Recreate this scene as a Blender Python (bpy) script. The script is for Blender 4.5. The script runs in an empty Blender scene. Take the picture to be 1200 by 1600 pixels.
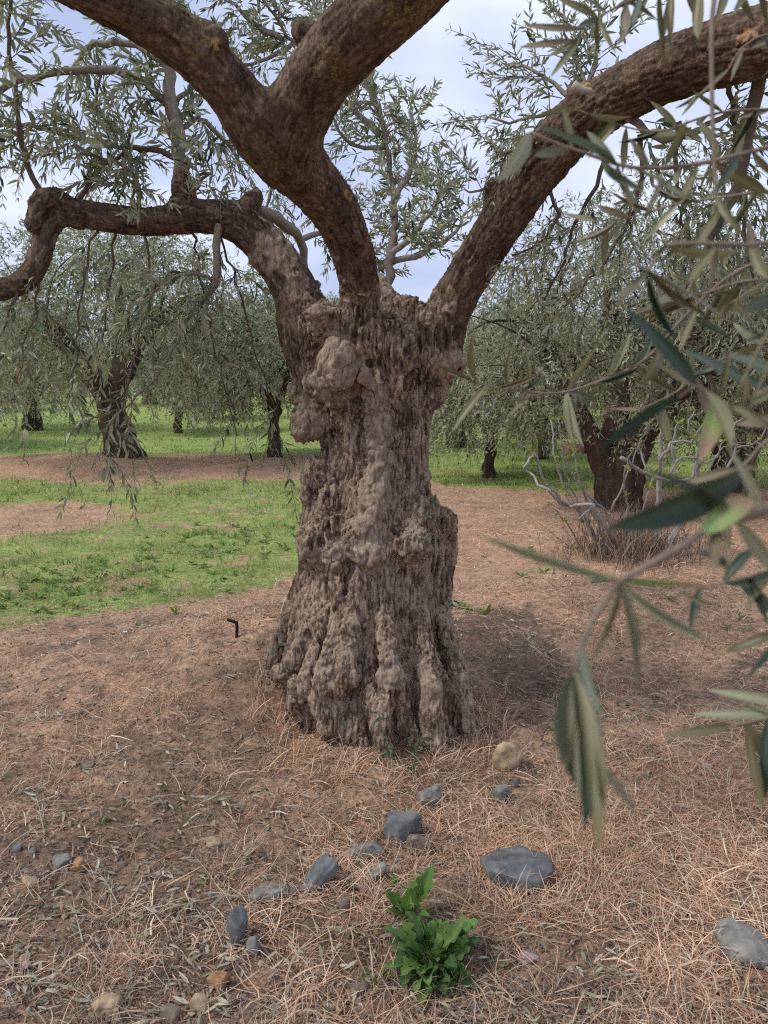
import bpy, math
import numpy as np

# ------------------------------------------------------------------ camera, sky, sun, exposure
scene = bpy.context.scene
COL = scene.collection
CAM_H, PITCH, FPX = 1.60, math.radians(9.5), 1200.0      # metres, downward tilt, focal length in photo pixels
cam_data = bpy.data.cameras.new('camera')
cam = bpy.data.objects.new('camera', cam_data)
COL.objects.link(cam)
cam.location = (0, 0, CAM_H)
cam.rotation_euler = (math.pi / 2 - PITCH, 0, 0)
cam_data.sensor_fit = 'VERTICAL'
cam_data.sensor_height = 36.0
cam_data.sensor_width = 27.0
cam_data.lens = FPX / 1600.0 * 36.0
cam_data.clip_start = 0.02
cam_data.clip_end = 6000
cam_data.dof.use_dof = True
cam_data.dof.focus_distance = 3.3
cam_data.dof.aperture_fstop = 8.0
scene.camera = cam

SUN_EL, SUN_AZ = math.radians(50), math.radians(252)      # azimuth clockwise from +Y
world = bpy.data.worlds.new('World')
scene.world = world
world.use_nodes = True
wn, wl = world.node_tree.nodes, world.node_tree.links
wn.clear()
w_out = wn.new('ShaderNodeOutputWorld')
w_bg = wn.new('ShaderNodeBackground')
w_sky = wn.new('ShaderNodeTexSky')
w_sky.sky_type = 'NISHITA'
w_sky.sun_disc = False
w_sky.sun_elevation = SUN_EL
w_sky.sun_rotation = SUN_AZ
w_sky.dust_density = 2.0
w_tc = wn.new('ShaderNodeTexCoord')
w_map = wn.new('ShaderNodeMapping')
w_map.inputs['Scale'].default_value = (1.0, 1.0, 2.2)
w_map.inputs['Location'].default_value = (0.35, 0.1, 0.2)
w_n = wn.new('ShaderNodeTexNoise')
w_n.inputs['Scale'].default_value = 2.6
w_n.inputs['Detail'].default_value = 7
w_n.inputs['Roughness'].default_value = 0.5
w_r = wn.new('ShaderNodeValToRGB')                      # cloud tone: lavender grey bellies to white tops
cr = w_r.color_ramp
cr.elements[0].position = 0.36
cr.elements[0].color = (3.6, 4.25, 6.2, 1)
cr.elements[1].position = 0.66
cr.elements[1].color = (6.5, 7.05, 8.3, 1)
w_n2 = wn.new('ShaderNodeTexNoise')
w_n2.inputs['Scale'].default_value = 1.5
w_n2.inputs['Detail'].default_value = 4
w_r2 = wn.new('ShaderNodeMapRange')                     # cover of the cloud deck
w_r2.inputs['From Min'].default_value = 0.35
w_r2.inputs['From Max'].default_value = 0.6
w_r2.inputs['To Min'].default_value = 0.72
w_r2.inputs['To Max'].default_value = 1.0
w_mix = wn.new('ShaderNodeMixRGB')
wl.new(w_tc.outputs['Generated'], w_map.inputs['Vector'])
wl.new(w_map.outputs['Vector'], w_n.inputs['Vector'])
wl.new(w_map.outputs['Vector'], w_n2.inputs['Vector'])
wl.new(w_n.outputs['Fac'], w_r.inputs['Fac'])
wl.new(w_n2.outputs['Fac'], w_r2.inputs['Value'])
wl.new(w_r2.outputs['Result'], w_mix.inputs['Fac'])
wl.new(w_sky.outputs['Color'], w_mix.inputs['Color1'])
wl.new(w_r.outputs['Color'], w_mix.inputs['Color2'])
wl.new(w_mix.outputs['Color'], w_bg.inputs['Color'])
w_bg.inputs['Strength'].default_value = 0.085
wl.new(w_bg.outputs['Background'], w_out.inputs['Surface'])

sun_data = bpy.data.lights.new('sun', 'SUN')
sun = bpy.data.objects.new('sun', sun_data)
COL.objects.link(sun)
sun_data.energy = 1.5
sun_data.angle = math.radians(14)
sun_data.color = (1.0, 0.96, 0.9)
sun.location = (0, 0, 30)
sun.rotation_euler = (math.pi / 2 - SUN_EL, 0, math.pi - SUN_AZ)

vs = scene.view_settings
vs.view_transform = 'Standard'
vs.look = 'None'
vs.gamma = 1.0
vs.exposure = 0.78
vs.use_curve_mapping = False
scene.cycles.use_denoising = False
scene.cycles.filter_width = 1.15
scene.cycles.max_bounces = 5
scene.cycles.transmission_bounces = 3
scene.cycles.diffuse_bounces = 4
scene.cycles.use_adaptive_sampling = True
scene.cycles.adaptive_threshold = 0.03
scene.cycles.transparent_max_bounces = 4

# ------------------------------------------------------------------ helpers
rng = np.random.default_rng(7)
SP, CP = math.sin(PITCH), math.cos(PITCH)


def ray(px, py):
    x, v = (px - 600) / FPX, (800 - py) / FPX
    return np.array([x, CP + v * SP, -SP + v * CP])


def at_y(px, py, Y):
    """point where the ray through a photo pixel meets the upright plane at distance Y"""
    d = ray(px, py)
    t = Y / d[1]
    return np.array([d[0] * t, Y, CAM_H + d[2] * t])


def at_d(px, py, dep):
    """point at a given depth along the lens axis"""
    return np.array([0, 0, CAM_H]) + ray(px, py) * dep


def at_g(px, py, gh=None):
    """point where the ray meets the ground"""
    d = ray(px, py)
    t = 0.5 * 1.008 ** np.arange(600)
    below = CAM_H + d[2] * t <= height(d[0] * t, d[1] * t)
    k = max(int(np.argmax(below)), 1)
    t = np.linspace(t[k - 1], t[k], 24)
    gap = CAM_H + d[2] * t - height(d[0] * t, d[1] * t)
    t = t[np.argmin(np.abs(gap))]
    return np.array([d[0] * t, d[1] * t, CAM_H + d[2] * t])


def project(P):
    """world points -> photo pixels and depth"""
    q = P - np.array([0, 0, CAM_H])
    dep = q[:, 1] * CP - q[:, 2] * SP
    up = q[:, 1] * SP + q[:, 2] * CP
    dd = np.maximum(dep, 1e-4)
    return 600 + FPX * q[:, 0] / dd, 800 - FPX * up / dd, dep


def _h(ix, iy, iz, seed):
    h = (ix.astype(np.uint32) * np.uint32(374761393)) ^ (iy.astype(np.uint32) * np.uint32(668265263)) \
        ^ (iz.astype(np.uint32) * np.uint32(2147483647)) ^ np.uint32((seed * 144269 + 77) & 0xffffffff)
    h = (h ^ (h >> np.uint32(13))) * np.uint32(1274126177)
    h = (h ^ (h >> np.uint32(16))) * np.uint32(2246822519)
    return h ^ (h >> np.uint32(15))


_G = np.array([(1, 1, 0), (-1, 1, 0), (1, -1, 0), (-1, -1, 0), (1, 0, 1), (-1, 0, 1), (1, 0, -1), (-1, 0, -1),
               (0, 1, 1), (0, -1, 1), (0, 1, -1), (0, -1, -1), (1, 1, 0), (0, -1, 1), (-1, 1, 0), (0, -1, -1)], np.float32)


def noise(p, seed=0):
    p = np.asarray(p, np.float32)
    f = np.floor(p)
    i = f.astype(np.int64)
    w = p - f
    u = w * w * w * (w * (w * 6 - 15) + 10)
    out = 0
    for dx in (0, 1):
        for dy in (0, 1):
            for dz in (0, 1):
                g = _G[_h(i[..., 0] + dx, i[..., 1] + dy, i[..., 2] + dz, seed) & np.uint32(15)]
                dot = g[..., 0] * (w[..., 0] - dx) + g[..., 1] * (w[..., 1] - dy) + g[..., 2] * (w[..., 2] - dz)
                out = out + dot * (u[..., 0] if dx else 1 - u[..., 0]) * (u[..., 1] if dy else 1 - u[..., 1]) \
                    * (u[..., 2] if dz else 1 - u[..., 2])
    return out


def fbm(p, oct=4, seed=0, gain=0.5):
    a, s, out = 1.0, 1.0, 0
    for k in range(oct):
        out = out + a * noise(np.asarray(p) * s, seed + k * 17)
        a *= gain
        s *= 2.03
    return out


def voronoi(p, seed=0):
    """distance to the nearest cell edge (F2-F1) and a random number per cell"""
    p = np.asarray(p, np.float32)
    i = np.floor(p).astype(np.int64)
    n = len(p)
    d1 = np.full(n, 9, np.float32)
    d2 = np.full(n, 9, np.float32)
    cid = np.zeros(n, np.uint32)
    for dx in (-1, 0, 1):
        for dy in (-1, 0, 1):
            for dz in (-1, 0, 1):
                c = i + np.array([dx, dy, dz])
                h = _h(c[:, 0], c[:, 1], c[:, 2], seed)
                q = np.stack([(h & np.uint32(1023)), ((h >> np.uint32(10)) & np.uint32(1023)), ((h >> np.uint32(20)) & np.uint32(1023))], 1) / 1023.0
                d = np.sqrt(((c + q - p) ** 2).sum(1)).astype(np.float32)
                near = d < d1
                d2 = np.where(near, d1, np.minimum(d2, d))
                cid = np.where(near, h, cid)
                d1 = np.where(near, d, d1)
    return d2 - d1, (cid & np.uint32(4095)) / 4095.0


def sstep(a, b, x):
    t = np.clip((x - a) / (b - a), 0, 1)
    return t * t * (3 - 2 * t)


def catmull(pts, step=None, n=None):
    """smooth path through rows of numbers (xyz + extra columns)"""
    P = np.asarray(pts, float)
    if len(P) == 2:
        m = n or max(2, int(np.linalg.norm((P[1] - P[0])[:3]) / step) + 1)
        t = np.linspace(0, 1, m)[:, None]
        return P[0] * (1 - t) + P[1] * t
    Q = np.vstack([2 * P[0] - P[1], P, 2 * P[-1] - P[-2]])
    out = []
    for k in range(1, len(Q) - 2):
        m = n or max(2, int(np.ceil(np.linalg.norm((Q[k + 1] - Q[k])[:3]) / step)))
        t = np.linspace(0, 1, m, endpoint=False)[:, None]
        a, b, c, d = Q[k - 1], Q[k], Q[k + 1], Q[k + 2]
        out.append(0.5 * (2 * b + (c - a) * t + (2 * a - 5 * b + 4 * c - d) * t * t + (3 * b - a - 3 * c + d) * t ** 3))
    out.append(P[-1:])
    return np.vstack(out)


def unit(v):
    v = np.asarray(v, float)
    return v / np.maximum(np.linalg.norm(v, axis=-1, keepdims=True), 1e-9)


def mesh(name, V, F, col=None, attrs=None, smooth=True, normals=None):
    """F: list of integer arrays, each (n,3) or (n,4)"""
    if isinstance(F, np.ndarray):
        F = [F]
    F = [np.asarray(f, np.int32) for f in F if len(f)]
    V = np.asarray(V, np.float32)
    me = bpy.data.meshes.new(name)
    me.vertices.add(len(V))
    me.vertices.foreach_set('co', V.ravel())
    loops = np.concatenate([f.ravel() for f in F])
    tot = np.concatenate([np.full(len(f), f.shape[1], np.int32) for f in F])
    start = np.concatenate([[0], np.cumsum(tot)[:-1]]).astype(np.int32)
    me.loops.add(len(loops))
    me.loops.foreach_set('vertex_index', loops)
    me.polygons.add(len(tot))
    me.polygons.foreach_set('loop_start', start)
    me.update(calc_edges=True)
    me.polygons.foreach_set('use_smooth', np.full(len(tot), bool(smooth)))
    if col is not None:
        c = np.ones((len(V), 4), np.float32)
        c[:, :3] = col
        a = me.attributes.new('Col', 'FLOAT_COLOR', 'POINT')
        a.data.foreach_set('color', c.ravel())
    for k, v in (attrs or {}).items():
        a = me.attributes.new(k, 'FLOAT', 'POINT')
        a.data.foreach_set('value', np.asarray(v, np.float32))
    if normals is not None:
        me.normals_split_custom_set_from_vertices(np.asarray(normals, np.float32))
    return me


def obj(name, me, mat=None, parent=None, label=None, cat=None, group=None, kind=None):
    o = bpy.data.objects.new(name, me)
    COL.objects.link(o)
    if mat is not None and me is not None and not me.materials:
        me.materials.append(mat)
    o.parent = parent
    for k, v in (('label', label), ('category', cat), ('group', group), ('kind', kind)):
        if v:
            o[k] = v
    return o


def empty(name, loc, label, cat, group=None):
    o = obj(name, None, label=label, cat=cat, group=group)
    o.location = loc
    o.empty_display_size = 0.1
    return o


def copy_tree(o, parent=None):
    c = o.copy()
    COL.objects.link(c)
    c.parent = parent
    for ch in list(o.children):
        copy_tree(ch, c)
    return c


def tube(path, rad, sides=8, wob=0.0, seed=0, cap=True):
    """swept tube along a path; returns vertices and faces"""
    P = np.asarray(path, float)[:, :3]
    R = np.broadcast_to(np.asarray(rad, float), (len(P),))
    T = unit(np.gradient(P, axis=0))
    ref = np.array([0.3, 0.2, 0.93]) if abs(T[0] @ np.array([0.3, 0.2, 0.93])) < 0.9 else np.array([1.0, 0, 0])
    U = np.zeros_like(P)
    u = ref
    for k in range(len(P)):
        u = unit(u - T[k] * (u @ T[k]))
        U[k] = u
    W = np.cross(T, U)
    a = np.linspace(0, 2 * np.pi, sides, endpoint=False)
    V = P[:, None] + R[:, None, None] * (np.cos(a)[None, :, None] * U[:, None] + np.sin(a)[None, :, None] * W[:, None])
    V = V.reshape(-1, 3)
    if wob:
        dirv = V - np.repeat(P, sides, 0)
        V = V + dirv * (wob * fbm(V * (0.6 / max(R.max(), 1e-3)), 3, seed))[:, None]
    n = len(P)
    i, j = np.meshgrid(np.arange(n - 1), np.arange(sides), indexing='ij')
    j2 = (j + 1) % sides
    F = np.stack([i * sides + j, i * sides + j2, (i + 1) * sides + j2, (i + 1) * sides + j], -1).reshape(-1, 4)
    fl = [F]
    if cap:
        V = np.vstack([V, P[0], P[-1]])
        jj = np.arange(sides)
        fl.append(np.concatenate([np.stack([np.full(sides, len(V) - 2), (jj + 1) % sides, jj], 1),
                                  np.stack([np.full(sides, len(V) - 1), (n - 1) * sides + jj, (n - 1) * sides + (jj + 1) % sides], 1)]))
    return V, fl


class Bag:
    """collects vertices, faces and colours of many small pieces into one mesh"""

    def __init__(self):
        self.V, self.T, self.Q, self.C, self.n = [], [], [], [], 0

    def add(self, V, F, col=None):
        V = np.asarray(V, np.float32)
        if isinstance(F, np.ndarray):
            F = [F]
        for f in F:
            if len(f):
                (self.T if f.shape[1] == 3 else self.Q).append(np.asarray(f) + self.n)
        self.V.append(V)
        self.C.append(np.broadcast_to(np.asarray(col if col is not None else (1, 1, 1), np.float32), (len(V), 3)))
        self.n += len(V)

    def mesh(self, name, smooth=True):
        F = ([np.concatenate(self.T)] if self.T else []) + ([np.concatenate(self.Q)] if self.Q else [])
        return mesh(name, np.concatenate(self.V), F, np.concatenate(self.C), smooth=smooth)


# leaf templates: x along the leaf, y across, z bend
LEAF6 = (np.array([(0, 0, 0), (.3, .46, .03), (.3, -.46, .03), (.7, .36, .02), (.7, -.36, .02), (1, 0, -.06)]),
         [np.array([(0, 2, 1), (3, 4, 5)]), np.array([(1, 2, 4, 3)])])
LEAF4 = (np.array([(0, 0, 0), (.45, .5, .03), (.45, -.5, .03), (1, 0, -.04)]), [np.array([(0, 2, 3, 1)])])


def stamp(tmpl, B, D, N, L, W, col, bend=None):
    """N leaves at bases B pointing along D with face normal N"""
    T, F = tmpl
    D = unit(D)
    S = unit(np.cross(N, D))
    Nn = np.cross(D, S)
    n, m = len(B), len(T)
    L, W = np.broadcast_to(L, (n,)), np.broadcast_to(W, (n,))
    z = T[:, 2][None] * L[:, None]
    if bend is not None:
        z = z + (T[:, 0] ** 2)[None] * (bend * L)[:, None]
    V = B[:, None] + D[:, None] * (T[:, 0][None] * L[:, None])[..., None] + S[:, None] * (T[:, 1][None] * W[:, None])[..., None] \
        + Nn[:, None] * z[..., None]
    FF = [(f[None] + (np.arange(n) * m)[:, None, None]).reshape(-1, f.shape[1]) for f in F]
    C = np.repeat(np.asarray(col, np.float32).reshape(-1, 3) if np.ndim(col) > 1 else np.tile(col, (n, 1)), m, 0)
    return V.reshape(-1, 3), FF, C


# ------------------------------------------------------------------ materials
def new_mat(name):
    m = bpy.data.materials.new(name)
    m.use_nodes = True
    nt = m.node_tree
    nt.nodes.clear()
    out = nt.nodes.new('ShaderNodeOutputMaterial')
    b = nt.nodes.new('ShaderNodeBsdfPrincipled')
    nt.links.new(b.outputs['BSDF'], out.inputs['Surface'])
    return m, nt.nodes, nt.links, b, out


def node(N, kind, **kw):
    n = N.new(kind)
    for k, v in kw.items():
        if k in n.inputs.keys():
            n.inputs[k].default_value = v
        else:
            setattr(n, k, v)
    return n


def ramp(N, stops):
    r = N.new('ShaderNodeValToRGB')
    while len(r.color_ramp.elements) < len(stops):
        r.color_ramp.elements.new(0.5)
    for e, (p, c) in zip(r.color_ramp.elements, stops):
        e.position = p
        e.color = (*c, 1)
    return r


def mat_bark(name, dark, mid, light, lichen=True, scale=1.0):
    m, N, L, b, out = new_mat(name)
    tc = node(N, 'ShaderNodeTexCoord')
    n1 = node(N, 'ShaderNodeTexNoise', Scale=(75 if lichen else 26) * scale, Detail=4, Roughness=0.7)
    mp = node(N, 'ShaderNodeMapping')
    mp.inputs['Scale'].default_value = (1, 1, 0.35)
    L.new(tc.outputs['Object'], mp.inputs['Vector'])
    L.new(mp.outputs['Vector'], n1.inputs['Vector'])
    r = ramp(N, [(0.17, dark), (0.46, mid), (0.82, light)])
    if lichen:                                            # every flake of bark has a tone of its own
        ce = node(N, 'ShaderNodeAttribute', attribute_name='cell')
        bl = node(N, 'ShaderNodeMath', operation='MULTIPLY_ADD')
        bl.inputs[1].default_value = 0.8
        sub = node(N, 'ShaderNodeMath', operation='SUBTRACT')
        sub.inputs[1].default_value = 0.38
        L.new(n1.outputs['Fac'], bl.inputs[0])
        L.new(ce.outputs['Fac'], bl.inputs[2])
        L.new(bl.outputs[0], sub.inputs[0])
        L.new(sub.outputs[0], r.inputs['Fac'])
    else:
        L.new(n1.outputs['Fac'], r.inputs['Fac'])
    at = node(N, 'ShaderNodeAttribute', attribute_name='pale')
    n2 = node(N, 'ShaderNodeTexNoise', Scale=60 * scale, Detail=3, Roughness=0.6)
    L.new(mp.outputs['Vector'], n2.inputs['Vector'])
    rp = ramp(N, [(0.3, (0.16, 0.116, 0.082)), (0.5, (0.285, 0.215, 0.155)), (0.7, (0.42, 0.335, 0.25))])
    L.new(n2.outputs['Fac'], rp.inputs['Fac'])
    mx = node(N, 'ShaderNodeMixRGB')
    pm = node(N, 'ShaderNodeMath', operation='MULTIPLY_ADD')      # pale wood shows through in broken patches
    pm.inputs[1].default_value = 1.15
    pn = node(N, 'ShaderNodeMath', operation='SUBTRACT')
    pn.inputs[0].default_value = 0.42
    n5 = node(N, 'ShaderNodeTexNoise', Scale=34 * scale, Detail=4, Roughness=0.7)
    L.new(mp.outputs['Vector'], n5.inputs['Vector'])
    L.new(n5.outputs['Fac'], pn.inputs[1])
    L.new(at.outputs['Fac'], pm.inputs[0])
    L.new(pn.outputs[0], pm.inputs[2])
    cl = node(N, 'ShaderNodeClamp')
    L.new(pm.outputs[0], cl.inputs['Value'])
    pk = node(N, 'ShaderNodeMath', operation='MULTIPLY')
    L.new(cl.outputs[0], pk.inputs[0])
    gt = node(N, 'ShaderNodeMath', operation='GREATER_THAN')
    gt.inputs[1].default_value = 0.02
    L.new(at.outputs['Fac'], gt.inputs[0])
    L.new(gt.outputs[0], pk.inputs[1])
    L.new(pk.outputs[0], mx.inputs['Fac'])
    L.new(r.outputs['Color'], mx.inputs['Color1'])
    L.new(rp.outputs['Color'], mx.inputs['Color2'])
    colour = mx
    if lichen:
        al = node(N, 'ShaderNodeAttribute', attribute_name='lichen')
        n3 = node(N, 'ShaderNodeTexNoise', Scale=90 * scale, Detail=2, Roughness=0.7)
        L.new(tc.outputs['Object'], n3.inputs['Vector'])
        r3 = ramp(N, [(0.52, (0, 0, 0)), (0.62, (1, 1, 1))])
        L.new(n3.outputs['Fac'], r3.inputs['Fac'])
        mu = node(N, 'ShaderNodeMath', operation='MULTIPLY')
        L.new(al.outputs['Fac'], mu.inputs[0])
        L.new(r3.outputs['Color'], mu.inputs[1])
        m3 = node(N, 'ShaderNodeMixRGB', Color2=(0.24, 0.18, 0.06, 1))
        L.new(mu.outputs[0], m3.inputs['Fac'])
        L.new(colour.outputs['Color'], m3.inputs['Color1'])
        colour = m3
        ac = node(N, 'ShaderNodeAttribute', attribute_name='cut')
        m4 = node(N, 'ShaderNodeMixRGB', Color2=(0.42, 0.25, 0.13, 1))
        L.new(ac.outputs['Fac'], m4.inputs['Fac'])
        L.new(colour.outputs['Color'], m4.inputs['Color1'])
        colour = m4
    L.new(colour.outputs['Color'], b.inputs['Base Color'])
    b.inputs['Roughness'].default_value = 0.95
    b.inputs['Specular IOR Level'].default_value = 0.15
    bp = node(N, 'ShaderNodeBump', Strength=0.9, Distance=0.008 / scale ** 2)
    n4 = node(N, 'ShaderNodeTexNoise', Scale=120 * scale, Detail=3, Roughness=0.7)
    L.new(mp.outputs['Vector'], n4.inputs['Vector'])
    L.new(n4.outputs['Fac'], bp.inputs['Height'])
    L.new(bp.outputs['Normal'], b.inputs['Normal'])
    return m


def mat_leaf(name, under=(0.42, 0.43, 0.315), trans=0.36, rough=0.45):
    """colour of the upper face from the Col attribute, paler felt on the underside"""
    m, N, L, b, out = new_mat(name)
    at = node(N, 'ShaderNodeAttribute', attribute_name='Col')
    oi = node(N, 'ShaderNodeObjectInfo')
    hv = node(N, 'ShaderNodeHueSaturation')
    mr = node(N, 'ShaderNodeMapRange')
    mr.inputs['To Min'].default_value = 0.82
    mr.inputs['To Max'].default_value = 1.18
    L.new(oi.outputs['Random'], mr.inputs['Value'])
    L.new(mr.outputs['Result'], hv.inputs['Value'])
    L.new(at.outputs['Color'], hv.inputs['Color'])
    g = node(N, 'ShaderNodeNewGeometry')
    mx = node(N, 'ShaderNodeMixRGB', Color2=(*under, 1))
    mu = node(N, 'ShaderNodeMath', operation='MULTIPLY')
    mu.inputs[1].default_value = 0.8
    L.new(g.outputs['Backfacing'], mu.inputs[0])
    L.new(mu.outputs[0], mx.inputs['Fac'])
    L.new(hv.outputs['Color'], mx.inputs['Color1'])
    L.new(mx.outputs['Color'], b.inputs['Base Color'])
    b.inputs['Roughness'].default_value = rough
    b.inputs['Specular IOR Level'].default_value = 0.4
    tr = node(N, 'ShaderNodeBsdfTranslucent')
    hs = node(N, 'ShaderNodeHueSaturation', Saturation=1.15, Value=1.3)
    L.new(hv.outputs['Color'], hs.inputs['Color'])
    L.new(hs.outputs['Color'], tr.inputs['Color'])
    ms = node(N, 'ShaderNodeMixShader', Fac=trans)
    L.new(b.outputs['BSDF'], ms.inputs[1])
    L.new(tr.outputs['BSDF'], ms.inputs[2])
    L.new(ms.outputs['Shader'], out.inputs['Surface'])
    return m


def mat_col(name, rough=0.9, bump=0.0, bscale=80.0, var=0.0, vscale=30.0, trans=0.0):
    """colour from the Col attribute with some grain"""
    m, N, L, b, out = new_mat(name)
    at = node(N, 'ShaderNodeAttribute', attribute_name='Col')
    c = at
    tc = node(N, 'ShaderNodeTexCoord')
    if var:
        n = node(N, 'ShaderNodeTexNoise', Scale=vscale, Detail=6, Roughness=0.65)
        L.new(tc.outputs['Object'], n.inputs['Vector'])
        mr = node(N, 'ShaderNodeMapRange')
        mr.inputs['From Min'].default_value = 0.3
        mr.inputs['From Max'].default_value = 0.7
        mr.inputs['To Min'].default_value = 1 - var
        mr.inputs['To Max'].default_value = 1 + var
        L.new(n.outputs['Fac'], mr.inputs['Value'])
        hv = node(N, 'ShaderNodeHueSaturation')
        L.new(mr.outputs['Result'], hv.inputs['Value'])
        L.new(at.outputs['Color'], hv.inputs['Color'])
        c = hv
    L.new(c.outputs['Color'], b.inputs['Base Color'])
    b.inputs['Roughness'].default_value = rough
    b.inputs['Specular IOR Level'].default_value = 0.25
    if bump:
        bp = node(N, 'ShaderNodeBump', Strength=0.6, Distance=bump)
        n2 = node(N, 'ShaderNodeTexNoise', Scale=bscale, Detail=7, Roughness=0.65)
        L.new(tc.outputs['Object'], n2.inputs['Vector'])
        L.new(n2.outputs['Fac'], bp.inputs['Height'])
        L.new(bp.outputs['Normal'], b.inputs['Normal'])
    if trans:
        tr = node(N, 'ShaderNodeBsdfTranslucent')
        L.new(c.outputs['Color'], tr.inputs['Color'])
        ms = node(N, 'ShaderNodeMixShader', Fac=trans)
        L.new(b.outputs['BSDF'], ms.inputs[1])
        L.new(tr.outputs['BSDF'], ms.inputs[2])
        L.new(ms.outputs['Shader'], out.inputs['Surface'])
    return m


M_BARK = mat_bark('olive_bark', (0.040, 0.025, 0.017), (0.135, 0.092, 0.062), (0.37, 0.28, 0.20))
M_FARBARK = mat_bark('far_olive_bark', (0.04, 0.027, 0.02), (0.085, 0.06, 0.043), (0.16, 0.12, 0.09), lichen=False, scale=0.6)
M_TWIG = mat_col('twig_bark', 0.9, 0.001, 200, 0.25, 60)
M_LEAF = mat_leaf('olive_leaf')
M_NEARLEAF = mat_leaf('near_olive_leaf', (0.21, 0.205, 0.12), 0.28, 0.45)
M_STRAW = mat_col('dry_grass', 0.85, trans=0.15)
M_GRASS = mat_col('green_grass', 0.6, trans=0.3)
M_STONE = mat_col('stone', 0.9, 0.006, 45, 0.38, 22)
M_WEED = mat_leaf('weed_leaf', (0.14, 0.22, 0.06), 0.3, 0.75)
M_FIG = mat_col('fig_bark', 0.9, 0.002, 60, 0.25, 25)
M_BLACK = mat_col('black_plastic', 0.55)

# ------------------------------------------------------------------ the ground
TX, TY = -0.03, 3.45            # where the old tree stands


def height(x, y):
    x, y = np.asarray(x, float), np.asarray(y, float)
    h = 0.36 * np.exp(-(((x + 0.45) / 1.1) ** 2 + ((y - 4.05) / 0.85) ** 2))
    h = h + 0.20 * np.exp(-(((x - 1.6) / 1.3) ** 2 + ((y - 5.2) / 0.8) ** 2))            # bank that runs on to the right
    h = h + 0.30 * np.exp(-(((x + 5.9) / 2.4) ** 2 + ((y - 14.6) / 1.0) ** 2))           # bank at the neighbour tree
    h = h + 0.18 * np.exp(-(((x - 2.4) / 1.0) ** 2 + ((y - 7.2) / 0.7) ** 2))            # under the bare shrub
    rt = np.sqrt(((x - TX) / 0.47) ** 2 + ((y - TY) / 0.50) ** 2)
    h = h + 0.012 * np.exp(-((rt - 0.95) / 0.22) ** 2) * (1 + 0.9 * np.sin(5.3 * x + 2) * np.sin(9.1 * x + 3 * y))   # soil heaped on the roots
    p = np.stack([x, y, 0 * x], -1)
    near = 1 - sstep(9, 22, np.hypot(x, y))
    h = h + near * (0.035 * fbm(p * 1.3, 2, 3) + 0.014 * fbm(p * 6, 2, 5))
    far = sstep(20, 200, np.hypot(x, y))
    h = h + far * 0.8 * fbm(p * 0.03, 2, 9)
    h = h + 0.6 * sstep(18, 45, y) * sstep(60, 20, np.abs(x))
    return h


def green_mask(x, y):
    """1 where green grass grows"""
    p = np.stack([x, y, 0 * x], -1)
    n = fbm(p * 0.7, 3, 31)
    n2 = fbm(p * 2.6, 3, 37)
    edge0 = 5.15 + 0.45 * (x + 2.0) + 0.5 * n + 0.25 * n2
    left = sstep(-0.15, 0.35, y - edge0) * sstep(0.8, -0.8, y - 12.6 - 0.8 * n) * sstep(-0.1, -0.9, x + 0.35 - 0.06 * y + .4 * n)
    bare = np.exp(-(((x + 4.6) / 1.7) ** 2 + ((y - 9.0) / 1.5) ** 2))
    left = left * (1 - .9 * sstep(0.15, 0.7, bare + 0.25 * n2)) * (.25 + .75 * sstep(-0.6, 0.35, n2 + 0.5 * n + 0.6 * fbm(p * 7, 2, 39)))
    beyond = sstep(-0.4, 0.6, y - (17.4 + 0.9 * n - 5.8 * sstep(-1.0, 1.6, x)) - 0.25 * n2)
    return np.clip(np.maximum(left, beyond), 0, 1)


def axis(fine0, fine1, step, lo, hi, grow=1.22):
    a = list(np.arange(fine0, fine1, step))
    s, v = step, a[-1]
    while v < hi:
        s *= grow
        v += s
        a.append(v)
    s, v = step, a[0]
    pre = []
    while v > lo:
        s *= grow
        v -= s
        pre.append(v)
    return np.array(pre[::-1] + a)


gx = axis(-2.6, 2.6, 0.034, -1500, 1500, 1.09)
gy = axis(1.2, 7.0, 0.034, -60, 2500, 1.06)
GX, GY = np.meshgrid(gx, gy)
gxf, gyf = GX.ravel(), GY.ravel()
gz = height(gxf, gyf)
pp = np.stack([gxf, gyf, 0 * gxf], -1)
fine = (1 - sstep(5, 9, np.hypot(gxf, gyf)))
gz = gz + fine * (0.010 * np.abs(fbm(pp * 14, 3, 41)) + 0.006 * fbm(pp * 35, 2, 43))
nx_, ny_ = len(gx), len(gy)
ii, jj = np.meshgrid(np.arange(ny_ - 1), np.arange(nx_ - 1), indexing='ij')
GF = np.stack([ii * nx_ + jj, ii * nx_ + jj + 1, (ii + 1) * nx_ + jj + 1, (ii + 1) * nx_ + jj], -1).reshape(-1, 4)
g_green = green_mask(gxf, gyf)
dry = np.clip(0.5 + 0.9 * fbm(pp * 0.9, 3, 51), 0, 1)
bare_front = np.exp(-(((gxf + 0.75) / 0.75) ** 2 + ((gyf - 1.95) / 0.42) ** 2))
bare_bank = np.exp(-(((gxf - 0.75) / 0.30) ** 2 + ((gyf - 4.4) / 0.8) ** 2))
g_straw = np.clip(0.35 + 0.55 * dry - 0.40 * bare_front - 0.3 * bare_bank + 0.3 * sstep(4, 7, gyf), 0, 1) * (.6 + .4 * sstep(3.2, 5.5, gyf))


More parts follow.
